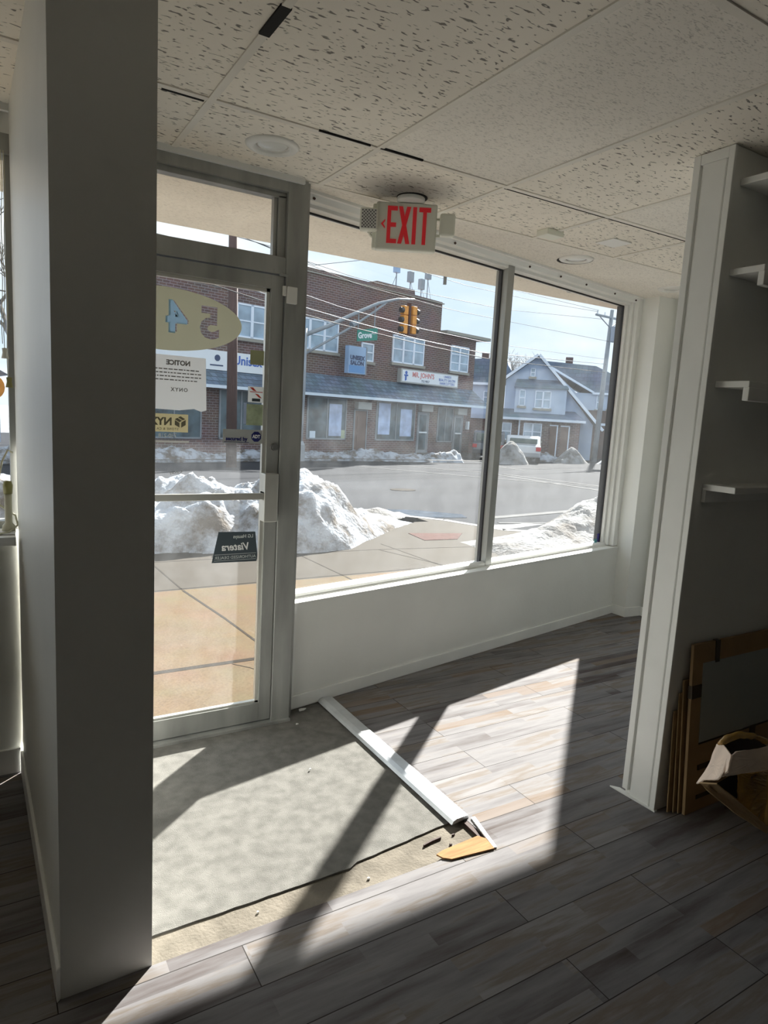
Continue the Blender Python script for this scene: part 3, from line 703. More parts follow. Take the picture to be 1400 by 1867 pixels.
# right side mouldings
fr.box((2.905, .075, .55), (2.935, .15, 2.36)); fr.box((2.93, .045, .545), (2.962, .15, 2.38)); fr.box((2.955, .012, .541), (3.03, .16, 2.40))
fr.build('window_frame', M['white_trim'], window, bevel=.002)
ed = MB(); ed.box((-.065, .055, .545), (-.035, .15, 2.35)); ed.box((2.896, .098, .562), (2.906, .15, 2.347)); ed.box((-.06, .103, 2.338), (2.9, .115, 2.346)); ed.build('glass_gasket', M['signal_dark'], window)
ml = MB(); ml.box((1.470, .058, .541), (1.528, .150, 2.40)); ml.build('mullion', M['alum'], window, bevel=.002)
mg = MB(); mg.box((1.462, .10, .556), (1.470, .125, 2.345)); mg.build('mullion_gasket', M['signal_dark'], window)
MB().box((-.05, .105, .55), (1.465, .111, 2.345)).build('pane', M['glass'], window)
MB().box((1.528, .105, .55), (2.90, .111, 2.345)).build('pane', M['glass'], window)
sc = MB()
for s_ in (.02, .95, 1.62, 1.95, 2.25, 2.62, 2.92):
    sc.tube([(s_, .022, 2.382), (s_, .016, 2.378)], .006, 8)
sc.build('screw_head', M['rust'], window)
# sticker and teal clip at the lower right corner of the right pane
MB().box((2.868, .1035, .565), (2.896, .1048, .630)).build('purple_sticker', M['purple'], window)
MB().box((2.835, .1035, .558), (2.872, .1048, .590)).build('teal_sticker', M['teal'], window)
# gap filler between jamb and knee wall
struct(MB().box((1.222, D + .02, -.01), (1.245, D + .11, 2.43)).build('trim_4', M['alum']))

# ---- recessed lights, sensor, plate
def downlight(x, y, label):
    e = empty('recessed_light', T((x, y, H)), label, 'light', 'recessed ceiling lights over the shop front')
    a = MB(); a.lathe((0, 0, 0), [(.060, .001), (.062, -.004), (.070, -.013), (.092, -.008), (.100, 0.0), (.099, .002), (.060, .002)], 40)
    a.build('trim_ring', M['plastic_white'], e, smooth=True)
    b = MB(); b.lathe((0, 0, 0), [(.0, -.009), (.025, -.008), (.048, -.004), (.062, .001)], 32); b.build('lens', M['lens'], e, smooth=True)
    return e
downlight(.955, 2.500, 'round recessed light nearest the glass door')
downlight(3.005, 2.935, 'round recessed light above the right window pane with dark gap round its rim')
downlight(4.085, 3.075, 'round recessed light farthest away, half behind the partition edge')
gm = MB(); gm.lathe((3.02, 2.96, H - .0012), [(.098, 0), (.104, 0), (.104, .0015), (.098, .0015)], 40)
gm.build('rim_gap_shade', M['black'], ceil_o)  # black ring painted as the dark of the gap at the rim
sd = MB(); sd.box((2.43, 2.58, H - .030), (2.54, 2.66, H))
sen = tag(sd.build('ceiling_sensor', M['plastic_ivory'], bevel=.004), 'small ivory motion sensor box fixed to the ceiling beside a grid bar', 'sensor')
pl = MB(); pl.box((2.80, 2.49, H - .006), (2.94, 2.61, H))
tag(pl.build('ceiling_plate', M['plastic_white'], bevel=.002), 'blank white square cover plate on the fissured ceiling tile near the partition', 'cover plate')

# ---- exit sign, hanging just under the ceiling and turned towards the room
EX = T((1.652, 2.655, 2.283)) @ Matrix.Rotation(math.radians(-31), 4, 'Z')
ex = empty('exit_sign', EX, 'ivory exit sign with red letters and two emergency lamp heads under the ceiling', 'exit sign')
b = MB(); b.box((-.135, -.022, -.108), (.135, .022, .094)); body = b.build('sign_housing', M['plastic_ivory'], ex, bevel=.008, seg=3)
b = MB(); b.box((-.150, .0, -.10), (-.12, .045, .090)); b.build('back_box', M['plastic_ivory'], ex, bevel=.006)
def letter(polys, name='letter'):
    mb = MB()
    for p in polys: mb.prism(p, -.0245, -.0215, 'y')
    return mb.build(name, M['exit_red'], ex)
z0, z1 = -.080, .076; hz = (z0 + z1) / 2; st = .016
x = -.085
letter([[(x, z0), (x + st, z0), (x + st, z1), (x, z1)], [(x + st, z1 - .018), (x + .044, z1 - .018), (x + .044, z1), (x + st, z1)], [(x + st, hz - .009), (x + .040, hz - .009), (x + .040, hz + .009), (x + st, hz + .009)], [(x + st, z0), (x + .044, z0), (x + .044, z0 + .018), (x + st, z0 + .018)]])
x = -.036
letter([[(x, z0), (x + .018, z0), (x + .054, z1), (x + .036, z1)], [(x, z1), (x + .018, z1), (x + .054, z0), (x + .036, z0)]])
x = .027; letter([[(x, z0), (x + .017, z0), (x + .017, z1), (x, z1)]])
x = .054
letter([[(x, z1 - .019), (x + .052, z1 - .019), (x + .052, z1), (x, z1)], [(x + .018, z0), (x + .034, z0), (x + .034, z1 - .019), (x + .018, z1 - .019)]])
letter([[(-.112, .0), (-.094, .020), (-.094, .012), (-.102, .0), (-.094, -.012), (-.094, -.020)]], 'arrow')
for sx_, nm, kind in ((-1, 'lens_panel', 0), (1, 'lens_panel', 1)):
    cx_ = -.165 if sx_ < 0 else .188
    cz_ = .012 if sx_ < 0 else .010
    a_ = MB(); a_.box((cx_ - .040, -.045 if kind == 0 else -.03, cz_ - .048), (cx_ + .040 - (.0 if kind == 0 else .012), .0 if kind == 0 else .012, cz_ + .048))
    hd = a_.build('lamp_head', M['plastic_ivory'], ex, bevel=.010, seg=3)
    if kind == 0:
        c_ = MB(); c_.box((cx_ - .033, -.0465, cz_ - .040), (cx_ + .033, -.0445, cz_ + .040)); c_.build('lens_panel', M['lens'], hd)
        g_ = MB()
        for i in range(9):
            for j in range(11):
                if (i + j) % 2 == 0: g_.box((cx_ - .031 + i * .007, -.0478, cz_ - .038 + j * .007), (cx_ - .0255 + i * .007, -.0464, cz_ - .0325 + j * .007))
        g_.build('reflector_grid', M['lens_dark'], hd)
    k_ = MB()
    if kind == 0: k_.tube([(cx_ + .0, -.005, cz_ - .045), (cx_ + .012, .01, cz_ - .06), (-.135, .015, cz_ - .05)], .007, 8)
    else:
        k2_ = MB(); k2_.tube([(.130, .0, .035), (.155, .0, .038)], .006, 8); k2_.build('lamp_arm', M['plastic_ivory'], ex); k_.tube([(.130, .0, -.035), (.158, .0, -.032)], .006, 8)
    k_.build('lamp_arm', M['plastic_ivory'], ex)
cn = MB(); cn.lathe((.015, .0, H - 2.283), [(.0, -.030), (.052, -.028), (.062, -.020), (.062, -.004), (.0, -.004)], 36); cn.build('ceiling_canopy', M['plastic_white'], ex, smooth=False, bevel=.003)
dk = MB(); dk.lathe((.02, .004, H - 2.283), [(.0, -.0045), (.068, -.0045), (.068, -.0005), (.0, -.0005)], 36); dk.build('canopy_gap_shade', M['black'], ex)  # black disc paints the shade between canopy and ceiling

# ---- cardboard edged panels leaning on the partition
def lean_panel(yb, yt, x0, x1, h, th, label, face=False, name='cardboard_sheet'):
    ang = math.atan2(yt - yb, h)
    M4 = T((x0, yb, 0.004)) @ Matrix.Rotation(-ang, 4, 'X')
    e = empty(name, M4, label, 'panel')
    w_ = x1 - x0
    b = MB(); b.box((0, 0, 0), (w_, th, h)); b.build('sheet', M['cardboard'], e, bevel=.001)
    return e, w_
pe, w_ = lean_panel(1.385, 1.434, 2.262, 3.35, .662, .012, 'grey panel edged with brown cardboard strips, leaning foremost on the partition', name='wrapped_panel')
MB().box((.062, -.002, .272), (w_ - .06, .001, .585)).build('grey_face', M['mirror'], pe)
b = MB(); b.box((.06, -.003, .267), (w_, -.001, .274)); b.build('fold_line', M['tape_dark'], pe)
for q in ((.135, .162, .578, .664), (-.002, .058, .455, .505), (.062, .30, .165, .185), (.062, .16, .05, .065), (.40, .44, .20, .275)):
    MB().box((q[0], -.0035, q[2]), (q[1], .0135, q[3])).build('dark_tape', M['tape_dark'], pe)
lean_panel(1.404, 1.448, 2.250, 3.20, .52, .006, 'thin brown cardboard sheet directly behind the grey faced panel')
lean_panel(1.416, 1.450, 2.236, 3.20, .47, .005, 'narrow brown cardboard sheet third back in the leaning stack')
lean_panel(1.428, 1.452, 2.218, 3.20, .40, .005, 'rearmost brown cardboard sheet, flat against the partition foot')

# ---- torn package in front of the panels
pk = empty('torn_package', T((2.42, 1.15, 0)), 'torn cardboard package bound with shiny amber tape, tipped up against the leaning panels', 'package')
def pv(x, z, y):
    """a corner surveyed at depth 1.15 moved to depth y along the package"""
    k = y / 1.15
    return (x * k - 2.42, y - 1.15, max(.006, 1.45 + (z - 1.45) * k))
def poly(name, m, pts, sub=3, amp=.003, thick=.004, faces=None):
    mb = MB(); mb.add([pv(*p) for p in pts], faces or [tuple(range(len(pts)))])
    o = mb.build(name, m, pk)
    if sub:
        s1 = o.modifiers.new('sub', 'SUBSURF'); s1.subdivision_type = 'SIMPLE'; s1.levels = sub; s1.render_levels = sub
        tx_ = bpy.data.textures.new('crumple', 'CLOUDS'); tx_.noise_scale = .05
        d_ = o.modifiers.new('crumple', 'DISPLACE'); d_.texture = tx_; d_.strength = amp * 4; d_.mid_level = .5; d_.direction = 'Y'
    if thick: so = o.modifiers.new('thick', 'SOLIDIFY'); so.thickness = thick
    return o
# carton shell: underside, back, right part
poly('carton', M['cardboard'], [(1.985, .325, 1.10), (2.42, .035, 1.10), (2.80, .0, 1.10), (2.80, .22, 1.10), (2.35, .285, 1.12), (2.12, .32, 1.12),
     (2.10, .322, 1.24), (2.47, .06, 1.24), (2.86, .0, 1.24), (2.86, .24, 1.24), (2.38, .30, 1.24), (2.16, .34, 1.24)],
     0, 0, .003, [(0, 1, 7, 6), (1, 2, 8, 7), (2, 3, 9, 8), (6, 7, 8, 9, 10, 11), (3, 4, 10, 9)])
poly('opening_shade', M['black'], [(2.02, .318, 1.13), (2.10, .328, 1.13), (2.17, .325, 1.13), (2.19, .215, 1.13), (2.12, .24, 1.13)], 0, 0, 0)  # black sheet paints the shade inside the torn carton
poly('taped_side', M['tape_amber'], [(2.150, .325, 1.105), (2.165, .215, 1.105), (2.40, .055, 1.09), (2.80, .03, 1.09), (2.80, .24, 1.09), (2.338, .292, 1.10)], 4, .006)
poly('lower_flap', M['cardboard_edge'], [(1.935, .345, 1.13), (2.03, .318, 1.085), (2.16, .226, 1.07), (2.42, .045, 1.06), (2.397, .030, 1.06), (2.156, .185, 1.08), (2.028, .279, 1.10)], 3, .002)
poly('liner_panel', M['torn_inner'], [(2.075, .40, 1.06), (2.12, .411, 1.07), (2.316, .384, 1.12), (2.50, .36, 1.14), (2.50, .27, 1.10), (2.338, .294, 1.08), (2.105, .330, 1.04), (2.045, .338, 1.03)], 3, .002)
poly('left_flap', M['torn_inner'], [(2.000, .465, 1.20), (2.045, .450, 1.14), (2.092, .405, 1.04), (2.085, .350, 1.02), (2.028, .335, 1.06), (1.956, .352, 1.16), (1.918, .349, 1.20), (1.965, .390, 1.20)], 3, .002)
def tubep(name, m, pts, rad):
    mb = MB(); mb.tube([pv(*p) for p in pts], rad, 8); o = mb.build(name, m, pk, smooth=True)
    s1 = o.modifiers.new('sub', 'SUBSURF'); s1.levels = 2; s1.render_levels = 2
    tx_ = bpy.data.textures.new('crumple', 'CLOUDS'); tx_.noise_scale = .03
    d_ = o.modifiers.new('crumple', 'DISPLACE'); d_.texture = tx_; d_.strength = .014; d_.mid_level = .5
    return o
tubep('tape_arch', M['tape_amber'], [(2.005, .462, 1.17), (2.036, .462, 1.15), (2.10, .476, 1.14), (2.172, .460, 1.14), (2.24, .437, 1.14), (2.318, .398, 1.13)], [.006, .010, .014, .012, .011, .009])
poly('painted_gap_shade', M['black'], [(2.03, .452, 1.16), (2.10, .466, 1.16), (2.24, .428, 1.16), (2.316, .385, 1.16), (2.12, .400, 1.15), (2.08, .40, 1.15)], 0, 0, 0)  # black sheet painted as the shade below the tape arch
tubep('tape_band', M['tape_amber'], [(2.345, .40, 1.08), (2.37, .30, 1.06), (2.38, .14, 1.05), (2.39, .06, 1.05)], [.010, .014, .014, .010])

# ---- things at the left window
cord = MB(); 
for (cx_, zt, zb) in ((.086, 2.26, 1.60), (.094, 2.26, 1.50), (.080, 2.26, 1.62)):
    cord.tube([(cx_ + .003 * math.sin(i), D - .02, zt + (zb - zt) * i / 12) for i in range(13)], .0014, 6)
ce = empty('blind_cord', T((.09, D - .02, 2.26)), 'beaded blind cords with two weights hanging in the far left window', 'blind cord')
cord.v = [(a - .09, b_ - D + .02, c_ - 2.26) for a, b_, c_ in cord.v]; cord.build('cord', M['cord'], ce)
for (cx_, zt, m_) in ((-.005, -.655, 'plastic_ivory'), (.006, -.755, 'olive_plastic')):
    k_ = MB(); k_.lathe((cx_, 0, zt - .035), [(.0, .0), (.012, .0), (.008, .02), (.0095, .035), (.0, .037)], 12); k_.build('cord_weight', M[m_], ce, smooth=True)
br = empty('olive_brush', T((.082, D - .06, .9555)), 'olive handled brush standing on the left window sill', 'brush')
k_ = MB(); k_.lathe((0, 0, 0), [(.0, 0), (.022, 0), (.020, .025), (.012, .035), (.012, .14), (.0, .14)], 16); k_.build('handle', M['cord'], br, smooth=True)
k_ = MB(); k_.lathe((0, 0, .14), [(.0, 0), (.014, 0), (.016, .03), (.012, .045), (.0, .047)], 16); k_.build('brush_head', M['olive_plastic'], br, smooth=True)
cb = MB(); cb.tube([(.10, D - .03, 1.24), (.085, D - .04, 1.25), (.066, D - .05, 1.21), (.050, D - .03, 1.12), (.055, D - .02, 1.05), (.105, D - .02, 1.01), (.112, D - .025, .975), (.08, D - .10, .962), (.03, D - .12, .960), (-.03, D - .10, .960)], .0035, 8)
tag(cb.build('loose_cable', M['cord'], smooth=True), 'pale loose cable looping over the left window sill', 'cable')
pp_ = MB(); pp_.add([(.02, D - .10, .957), (.10, D - .12, .957), (.105, D - .02, .960), (.03, D - .01, .958), (.02, D - .10, .959), (.10, D - .12, .9605), (.105, D - .02, .964), (.03, D - .01, .961)], [(3, 2, 1, 0), (4, 5, 6, 7), (0, 1, 5, 4), (1, 2, 6, 5), (2, 3, 7, 6), (3, 0, 4, 7)])
tag(pp_.build('paper_scrap', M['grey_paper']), 'white printed paper lying under the brush on the left window sill', 'paper')
cpipe = MB(); cpipe.tube([(.128, D - .012, .92), (.118, D - .012, .70), (.122, D - .010, .40), (.115, D - .012, .12)], .004, 6); 
tag(cpipe.build('wall_cable', M['cord']), 'thin painted cable clipped down the corner below the left window', 'cable')

# ================================================================== OUTSIDE
# building mass above / soffit
sf = MB(); sf.box((-7, 2.95, 2.455), (12, 3.97, 2.62)); sf.box((-7, 3.95, 2.455), (12, 4.00, 3.3))
so = struct(sf.build('soffit', M['soffit']))
rf = MB(); rf.box((-7, FL - .2, 2.62), (12, 3.95, 3.3)); rf.build('unseen_roof_block', M['brick_pier'], so)  # unseen roof block, put in to stop sun leaking indoors
hd_ = MB(); hd_.box((-4, D + .10, 2.43), (1.25, 3.0, 2.62)); hd_.box((-4.0, D + .12, 2.32), (.12, 2.95, 2.56)); hd_.build('header', M['soffit'], so)
hw = MB(); hw.box((-.06, .0, 2.47), (3.3, .35, 2.62)); ho = hw.build('header_board', M['soffit']); ho.matrix_world = FW; struct(ho)
bp = MB(); bp.box((3.10, .115, -.3), (3.6, .19, 2.62)); bo = struct(bp.build('wall_pier', M['brick_pier'], None, FW))
# building either side so light cannot leak
struct(MB().box((4.6, FL, -.3), (12, 3.35, 2.6)).build('wall_neighbour', M['brick_pier']))
# dome camera on the window head outside
dc = empty('dome_camera', FW @ T((2.40, .24, 2.47)), 'small dark security camera hanging outside the top of the right window pane', 'camera')
k_ = MB(); k_.lathe((0, 0, -.03), [(.0, 0), (.035, 0), (.04, .03), (.0, .03)], 20); k_.build('camera_base', M['plastic_white'], dc, smooth=False)
k_ = MB(); k_.lathe((0, 0, -.10), [(.0, 0), (.025, .008), (.038, .03), (.040, .055), (.03, .07), (.0, .07)], 20); k_.build('camera_body', M['pole_grey'], dc, smooth=True)
hk = MB(); hk.tube([(2.78, 3.92, 2.46), (2.78, 3.92, 2.36)], .012, 8)
tag(hk.build('soffit_hook', M['pole_grey']), 'short metal hook hanging from the soffit edge outside', 'hook')

# sidewalk
SZ = -0.15
sw = MB(); sw.prism([(-20, 2.8), (14, 2.8), (14, 5.0), (4.4, 5.0), (4.2, 5.68), (-20, 5.68)], SZ - .2, SZ, 'z')
struct(sw.build('sidewalk', M['aggregate']))
s2 = MB(); s2.prism([(-20, 5.68), (4.2, 5.68), (4.4, 5.0), (14, 5.0), (14, 6.3), (7.4, 6.9), (6.6, 7.4), (6.2, 8.4), (5.6, 9.1), (4.6, 9.35), (-20, 9.35)], SZ - .2, SZ, 'z')
struct(s2.build('sidewalk', M['slab']))
cbm = MB(); cbl = [(14, 6.3), (7.4, 6.9), (6.6, 7.4), (6.2, 8.4), (5.6, 9.1), (4.6, 9.35), (-20, 9.35)]
for (a, b_) in zip(cbl[:-1], cbl[1:]):
    d_ = (Vector(b_) - Vector(a)).normalized(); nn = Vector((d_.y, -d_.x)) * .14
    cbm.prism([a, b_, (b_[0] + nn.x, b_[1] + nn.y), (a[0] + nn.x, a[1] + nn.y)], SZ - .2, SZ + .004, 'z')
struct(cbm.build('curb', M['curb']))
jt = MB()
def joint(a, b_, w_=.014):
    d_ = (Vector(b_) - Vector(a)).normalized(); nn = Vector((-d_.y, d_.x)) * w_ / 2
    jt.prism([(a[0] - nn.x, a[1] - nn.y), (b_[0] - nn.x, b_[1] - nn.y), (b_[0] + nn.x, b_[1] + nn.y), (a[0] + nn.x, a[1] + nn.y)], SZ - .01, SZ + .0015, 'z')
joint((-8, 3.96), (4.0, 3.90), .045); joint((-8, 5.66), (6.0, 5.74), .02); joint((-8, 7.0), (4, 6.72)); joint((4, 6.72), (5.5, 6.5))
for x_ in (-1.6, -.05, 1.47, 3.05, 4.3): joint((x_, 5.68), (x_ - .04, 7.0), .016)
joint((1.47, 5.66), (1.56, 4.8), .022); joint((1.56, 4.8), (1.62, 3.95), .02); joint((4.05, 6.7), (4.35, 5.7), .016); joint((3.05, 5.66), (3.1, 3.95), .02); joint((-.1, 5.66), (-.1, 3.95), .02)
for i in range(7): pass
ck_ = [(1.32, 3.88), (1.40, 3.78), (1.44, 3.70), (1.50, 3.62), (1.60, 3.55)]
for a, b_ in zip(ck_[:-1], ck_[1:]): joint(a, b_, .006)
struct(jt.build('sidewalk_joint', M['joint']))
rp = MB(); rp.prism([(5.02, 7.55), (5.80, 7.35), (5.45, 7.0), (4.95, 7.05)], SZ - .002, SZ + .006, 'z')
tag(rp.build('tactile_pad', M['brickred'], bevel=.001), 'worn red tactile paving pad at the corner kerb ramp', 'paving pad')

# road (falls gently away from us)
nF2 = Vector((-math.sin(math.radians(14)), math.cos(math.radians(14)), 0))
def rz(x_, y_): return -.27 - .034 * (nF2.x * x_ + nF2.y * y_ - 8.5)
rd = MB(); cs_ = [(-60, -10), (90, -10), (90, 90), (-60, 90)]
# two flat pieces: near the kerb and beyond
def rquad(mb, pts, dz=0.0, mi=0):
    mb.add([(x_, y_, rz(x_, y_) + dz) for x_, y_ in pts] + [(x_, y_, rz(x_, y_) + dz - .02) for x_, y_ in pts], [tuple(range(len(pts))), tuple(range(2 * len(pts) - 1, len(pts) - 1, -1))] + [(i, (i + 1) % len(pts), (i + 1) % len(pts) + len(pts), i + len(pts)) for i in range(len(pts))], mi)
rquad(rd, [(-40, 6.9), (14, 6.9), (26, 6.9), (60, 30), (60, 80), (-40, 80)], -.004)
rd.prism([(6.5, 2.9), (30, 2.9), (30, 7.0), (6.5, 7.0)], -.30, -.285, 'z')
struct(rd.build('road', M['road']))
rm = MB()
def stripe(a, b_, w_=.16):
    d_ = (Vector(b_) - Vector(a)).normalized(); nn = Vector((-d_.y, d_.x)) * w_ / 2
    rquad(rm, [(a[0] - nn.x, a[1] - nn.y), (b_[0] - nn.x, b_[1] - nn.y), (b_[0] + nn.x, b_[1] + nn.y), (a[0] + nn.x, a[1] + nn.y)], .004)
stripe((12.18, 26.31), (14.25, 17.08)); stripe((14.25, 17.08), (15.56, 13.36)); stripe((15.0, 24.8), (16.07, 19.29)); stripe((16.07, 19.29), (14.44, 12.37), .14)
stripe((16.3, 18.5), (15.75, 13.4), .14); stripe((7.4, 8.75), (10.6, 9.2), .22); stripe((7.2, 8.2), (8.6, 7.7), .10); stripe((20.0, 23.3), (19.1, 20.4), .15); stripe((17.2, 23), (24, 20), .15)
struct(rm.build('road_marking', M['roadpaint']))
mh = MB()
for (x_, y_, r_) in ((8.92, 13.77, .32), (7.57, 16.46, .5)):
    rquad(mh, [(x_ + r_ * math.cos(2 * PI * k / 14), y_ + r_ * math.sin(2 * PI * k / 14)) for k in range(14)], .006)
for q, nm in ((0, 'round manhole cover in the middle of the road'), (1, 'dark round road patch near the far kerb')):
    m_ = MB(); x_, y_, r_ = ((8.92, 13.77, .32), (7.57, 16.46, .55))[q]
    rquad(m_, [(x_ + r_ * math.cos(2 * PI * k / 14), y_ + r_ * math.sin(2 * PI * k / 14)) for k in range(14)], .006)
    tag(m_.build('manhole_cover', M['joint'] if q == 0 else M['road']), nm, 'manhole cover')
pdl = MB(); rquad(pdl, [(5.7, 9.9), (6.4, 9.1), (7.1, 8.9), (7.3, 9.3), (6.8, 10.1), (6.1, 10.5)], .004)
m_ice = mat('wet_slush', (0.10, 0.12, 0.15), 0.12, var=.4, vscale=5)
tag(pdl.build('slush_puddle', m_ice), 'dark wet slush puddle in the road by the kerb ramp', 'puddle')

# snow
def heap(name, x0, x1, y0, y1, nx, ny, hf, base, m, label, amp=.12, fs=1.6, M4=None, follow=None, seed=0, shear=None):
    mb = MB(); v = []
    for j in range(ny + 1):
        for i in range(nx + 1):
            fx, fy = i / nx, j / ny; x_ = x0 + (x1 - x0) * fx; y_ = y0 + (y1 - y0) * fy + (shear(x0 + (x1 - x0) * fx) if shear else 0)
            hh = hf(x_, y_, fx, fy)
            nzv = noise.fractal(Vector((x_ * fs + seed, y_ * fs, seed)), 0.9, 2.1, 5) * amp + abs(noise.noise(Vector((x_ * fs * 2.5, y_ * fs * 2.5, seed + 4)))) * amp * .9
            b_ = base if follow is None else follow(x_, y_)
            z_ = b_ + max(-.03, hh + nzv * min(1, max(0, hh) * 3.2))
            dx = noise.noise(Vector((x_ * 2, y_ * 2, 9 + seed))) * .12 * (1 if hh > 0 else 1)
            v.append((x_ + dx, y_ + dx * .7, z_))
    f = [(j * (nx + 1) + i, j * (nx + 1) + i + 1, (j + 1) * (nx + 1) + i + 1, (j + 1) * (nx + 1) + i) for j in range(ny) for i in range(nx)]
    # skirt bottom
    n0 = len(v); zb = min(q[2] for q in v) - .05
    ring = [i for i in range(nx + 1)] + [j * (nx + 1) + nx for j in range(1, ny + 1)] + [ny * (nx + 1) + i for i in range(nx - 1, -1, -1)] + [j * (nx + 1) for j in range(ny - 1, 0, -1)]
    v += [(v[i][0], v[i][1], min(v[i][2], zb) if follow is None else v[i][2] - .05) for i in ring]
    R = len(ring)
    f += [(ring[k], ring[(k + 1) % R], n0 + (k + 1) % R, n0 + k) for k in range(R)]
    mb.add(v, f)
    return tag(mb.build(name, m, None, M4, smooth=True), label, 'snow')
def interp(t, tab):
    for (a, b_), (c_, d_) in zip(tab[:-1], tab[1:]):
        if t <= c_: return b_ + (d_ - b_) * max(0, (t - a)) / (c_ - a)
    return tab[-1][1]
def pile(x_, y_, fx, fy):
    top = interp(x_, [(-6, .55), (0, .62), (1.75, .60), (2.1, .66), (2.5, .54), (3.0, .66), (3.45, .80), (3.75, .66), (4.05, .38), (4.5, .20), (5.0, .10), (5.5, .0)])
    fr_ = interp(x_, [(-6, 7.2), (1.6, 7.15), (2.3, 7.0), (3.1, 6.75), (3.7, 6.80), (4.3, 7.3), (5.0, 7.9), (5.6, 8.3)])
    t = (y_ - fr_) / max(.3, (8.05 - fr_))
    if t <= 0: return -.08
    if t < 1: return top * (math.sin(t * PI / 2) ** .75)
    b_ = (y_ - 8.05) / 1.35
    return top * max(-.1, math.cos(min(1.1, b_) * PI / 2))
heap('snow_pile', -6, 5.9, 6.5, 9.7, 260, 80, pile, SZ, M['snow'], 'big heap of dirty white snow on the sidewalk outside the glass door', amp=.19)
def pile2(x_, y_, fx, fy):
    d_ = math.hypot((x_ - 5.35) / .55, (y_ - 9.0) / .35); return .14 * (1 - d_) if d_ < 1 else -.06
heap('snow_pile', 4.6, 6.1, 8.5, 9.5, 40, 30, pile2, SZ, M['snow_dirty'], 'small dark grey snow lump at the toe of the big heap by the kerb', amp=.05, fs=5, seed=3)
def pile3(x_, y_, fx, fy):
    ridge = interp(x_, [(5.2, -.05), (5.5, .10), (6.2, .20), (6.8, .28), (7.4, .46), (8.2, .62), (9.5, .6)])
    cy_ = interp(x_, [(5.0, 6.0), (6.4, 6.25), (7.4, 6.6), (9.5, 7.2)]); d_ = abs(y_ - cy_) / .75
    return ridge * (1 - d_ ** 1.5) if d_ < 1 else -.06
heap('snow_bank', 4.9, 9.5, 5.1, 8.0, 120, 60, pile3, SZ, M['snow_dirty'], 'beige gritty snow bank just outside the right window pane', amp=.07, fs=2.6, seed=6)

# ---- far side: brick building, frame BF, unit 1.35
U = 1.35
BF = frame((16.335, 29.735, -.6425), math.radians(14))
def b3(s_, o_, z_): return (s_ * U, o_ * U, (z_ + .1) * U)
class FB(MB):
    def bx(s, s0, s1, o0, o1, z0, z1, mi=0): return s.box(b3(s0, o0, z0), b3(s1, o1, z1), mi)
    def pr(s, pts, o0, o1, mi=0):
        return s.prism([(a * U, (c_ + .1) * U) for a, c_ in pts], o0 * U, o1 * U, 'y', mi)
bb_ = empty('brick_shop_building', BF, 'brown brick two storey shop building with slate skirt roof across the street', 'building')
q = FB()
q.pr([(-9.2, -.2), (4.35, -.2), (4.35, 6.10), (2.68, 6.13), (2.66, 6.30), (.60, 6.30), (.56, 6.18), (-4.6, 6.18), (-4.9, 6.02), (-5.9, 5.98), (-6.3, 6.10), (-7.4, 6.05), (-9.2, 6.0)], 0, 5.5)
q.bx(4.34, 6.76, .0, 5, -.2, 4.90)
q.build('brick_wall', M['brick'], bb_)
q = FB(); q.bx(4.36, 7.35, -.35, 5.2, 4.87, 4.99); q.bx(-9.3, 4.42, -.06, .25, 6.02, 6.06); q.build('cornice', M['sill_stone'], bb_)
q = FB()
for (a, b_) in ((-9.2, 6.74),):
    P_ = [b3(a, 0, 2.72), b3(b_, 0, 2.72), b3(7.42, -.5, 2.05), b3(a, -.5, 2.05), b3(a, 0, 2.0), b3(b_, 0, 2.0), b3(7.42, -.5, 2.0), b3(a, -.5, 2.0), b3(7.42, 1.5, 2.05), b3(7.42, 1.5, 2.0), b3(b_, 1.0, 2.72), b3(b_, 1.0, 2.0)]
    q.add(P_, [(0, 1, 2, 3), (4, 7, 6, 9, 11, 5), (3, 2, 6, 7), (1, 10, 8, 2), (2, 8, 9, 6), (10, 11, 9, 8), (0, 3, 7, 4)])
q.build('skirt_roof', M['shingle'], bb_)
q = FB(); q.bx(-9.2, 7.46, -.54, -.49, 1.955, 2.05); q.build('skirt_fascia', M['trimblue'], bb_)
def bwin(parent, s0, s1, z0, z1, cols, bars=1, sill=True, fr_=.055, mfr='win_white', mp_='pane', kk=None, wall=0.0):
    kk = kk or b3
    def bx(mb, a, b_, c_, d_, e_, f_): return mb.box(kk(a, c_, e_), kk(b_, d_, f_))
    w_ = MB(); bx(w_, s0, s1, wall - .05, wall + .02, z0, z0 + fr_); bx(w_, s0, s1, wall - .05, wall + .02, z1 - fr_, z1)
    cw = (s1 - s0) / cols
    for i in range(cols + 1):
        xx = s0 + cw * i; hw_ = fr_ * (.5 if i in (0, cols) else .9)
        xx = min(max(xx, s0 + hw_), s1 - hw_); bx(w_, xx - hw_, xx + hw_, wall - .05, wall + .02, z0, z1)
    for i in range(cols):
        for k in range(bars):
            zz = z0 + (z1 - z0) * (k + 1) / (bars + 1); bx(w_, s0 + cw * i, s0 + cw * (i + 1), wall - .042, wall + .01, zz - .02, zz + .02)
    o = w_.build('window', M[mfr], parent)
    p_ = MB(); bx(p_, s0 + .02, s1 - .02, wall - .025, wall + .015, z0 + .02, z1 - .02); p_.build('pane', M[mp_], o)
    if sill:
        q_ = MB(); bx(q_, s0 - .06, s1 + .06, wall - .10, wall + .01, z0 - .10, z0); q_.build('sill', M['sill_stone'], o)
    return o
bwin(bb_, -3.75, -1.18, 3.50, 4.55, 4, 1)
bwin(bb_, -5.36, -4.22, 3.58, 4.62, 2, 1)
bwin(bb_, -.05, .58, 3.35, 4.02, 1, 1)
bwin(bb_, 1.57, 3.38, 3.45, 4.50, 3, 1)
bwin(bb_, 5.06, 6.27, 3.42, 4.49, 2, 2)
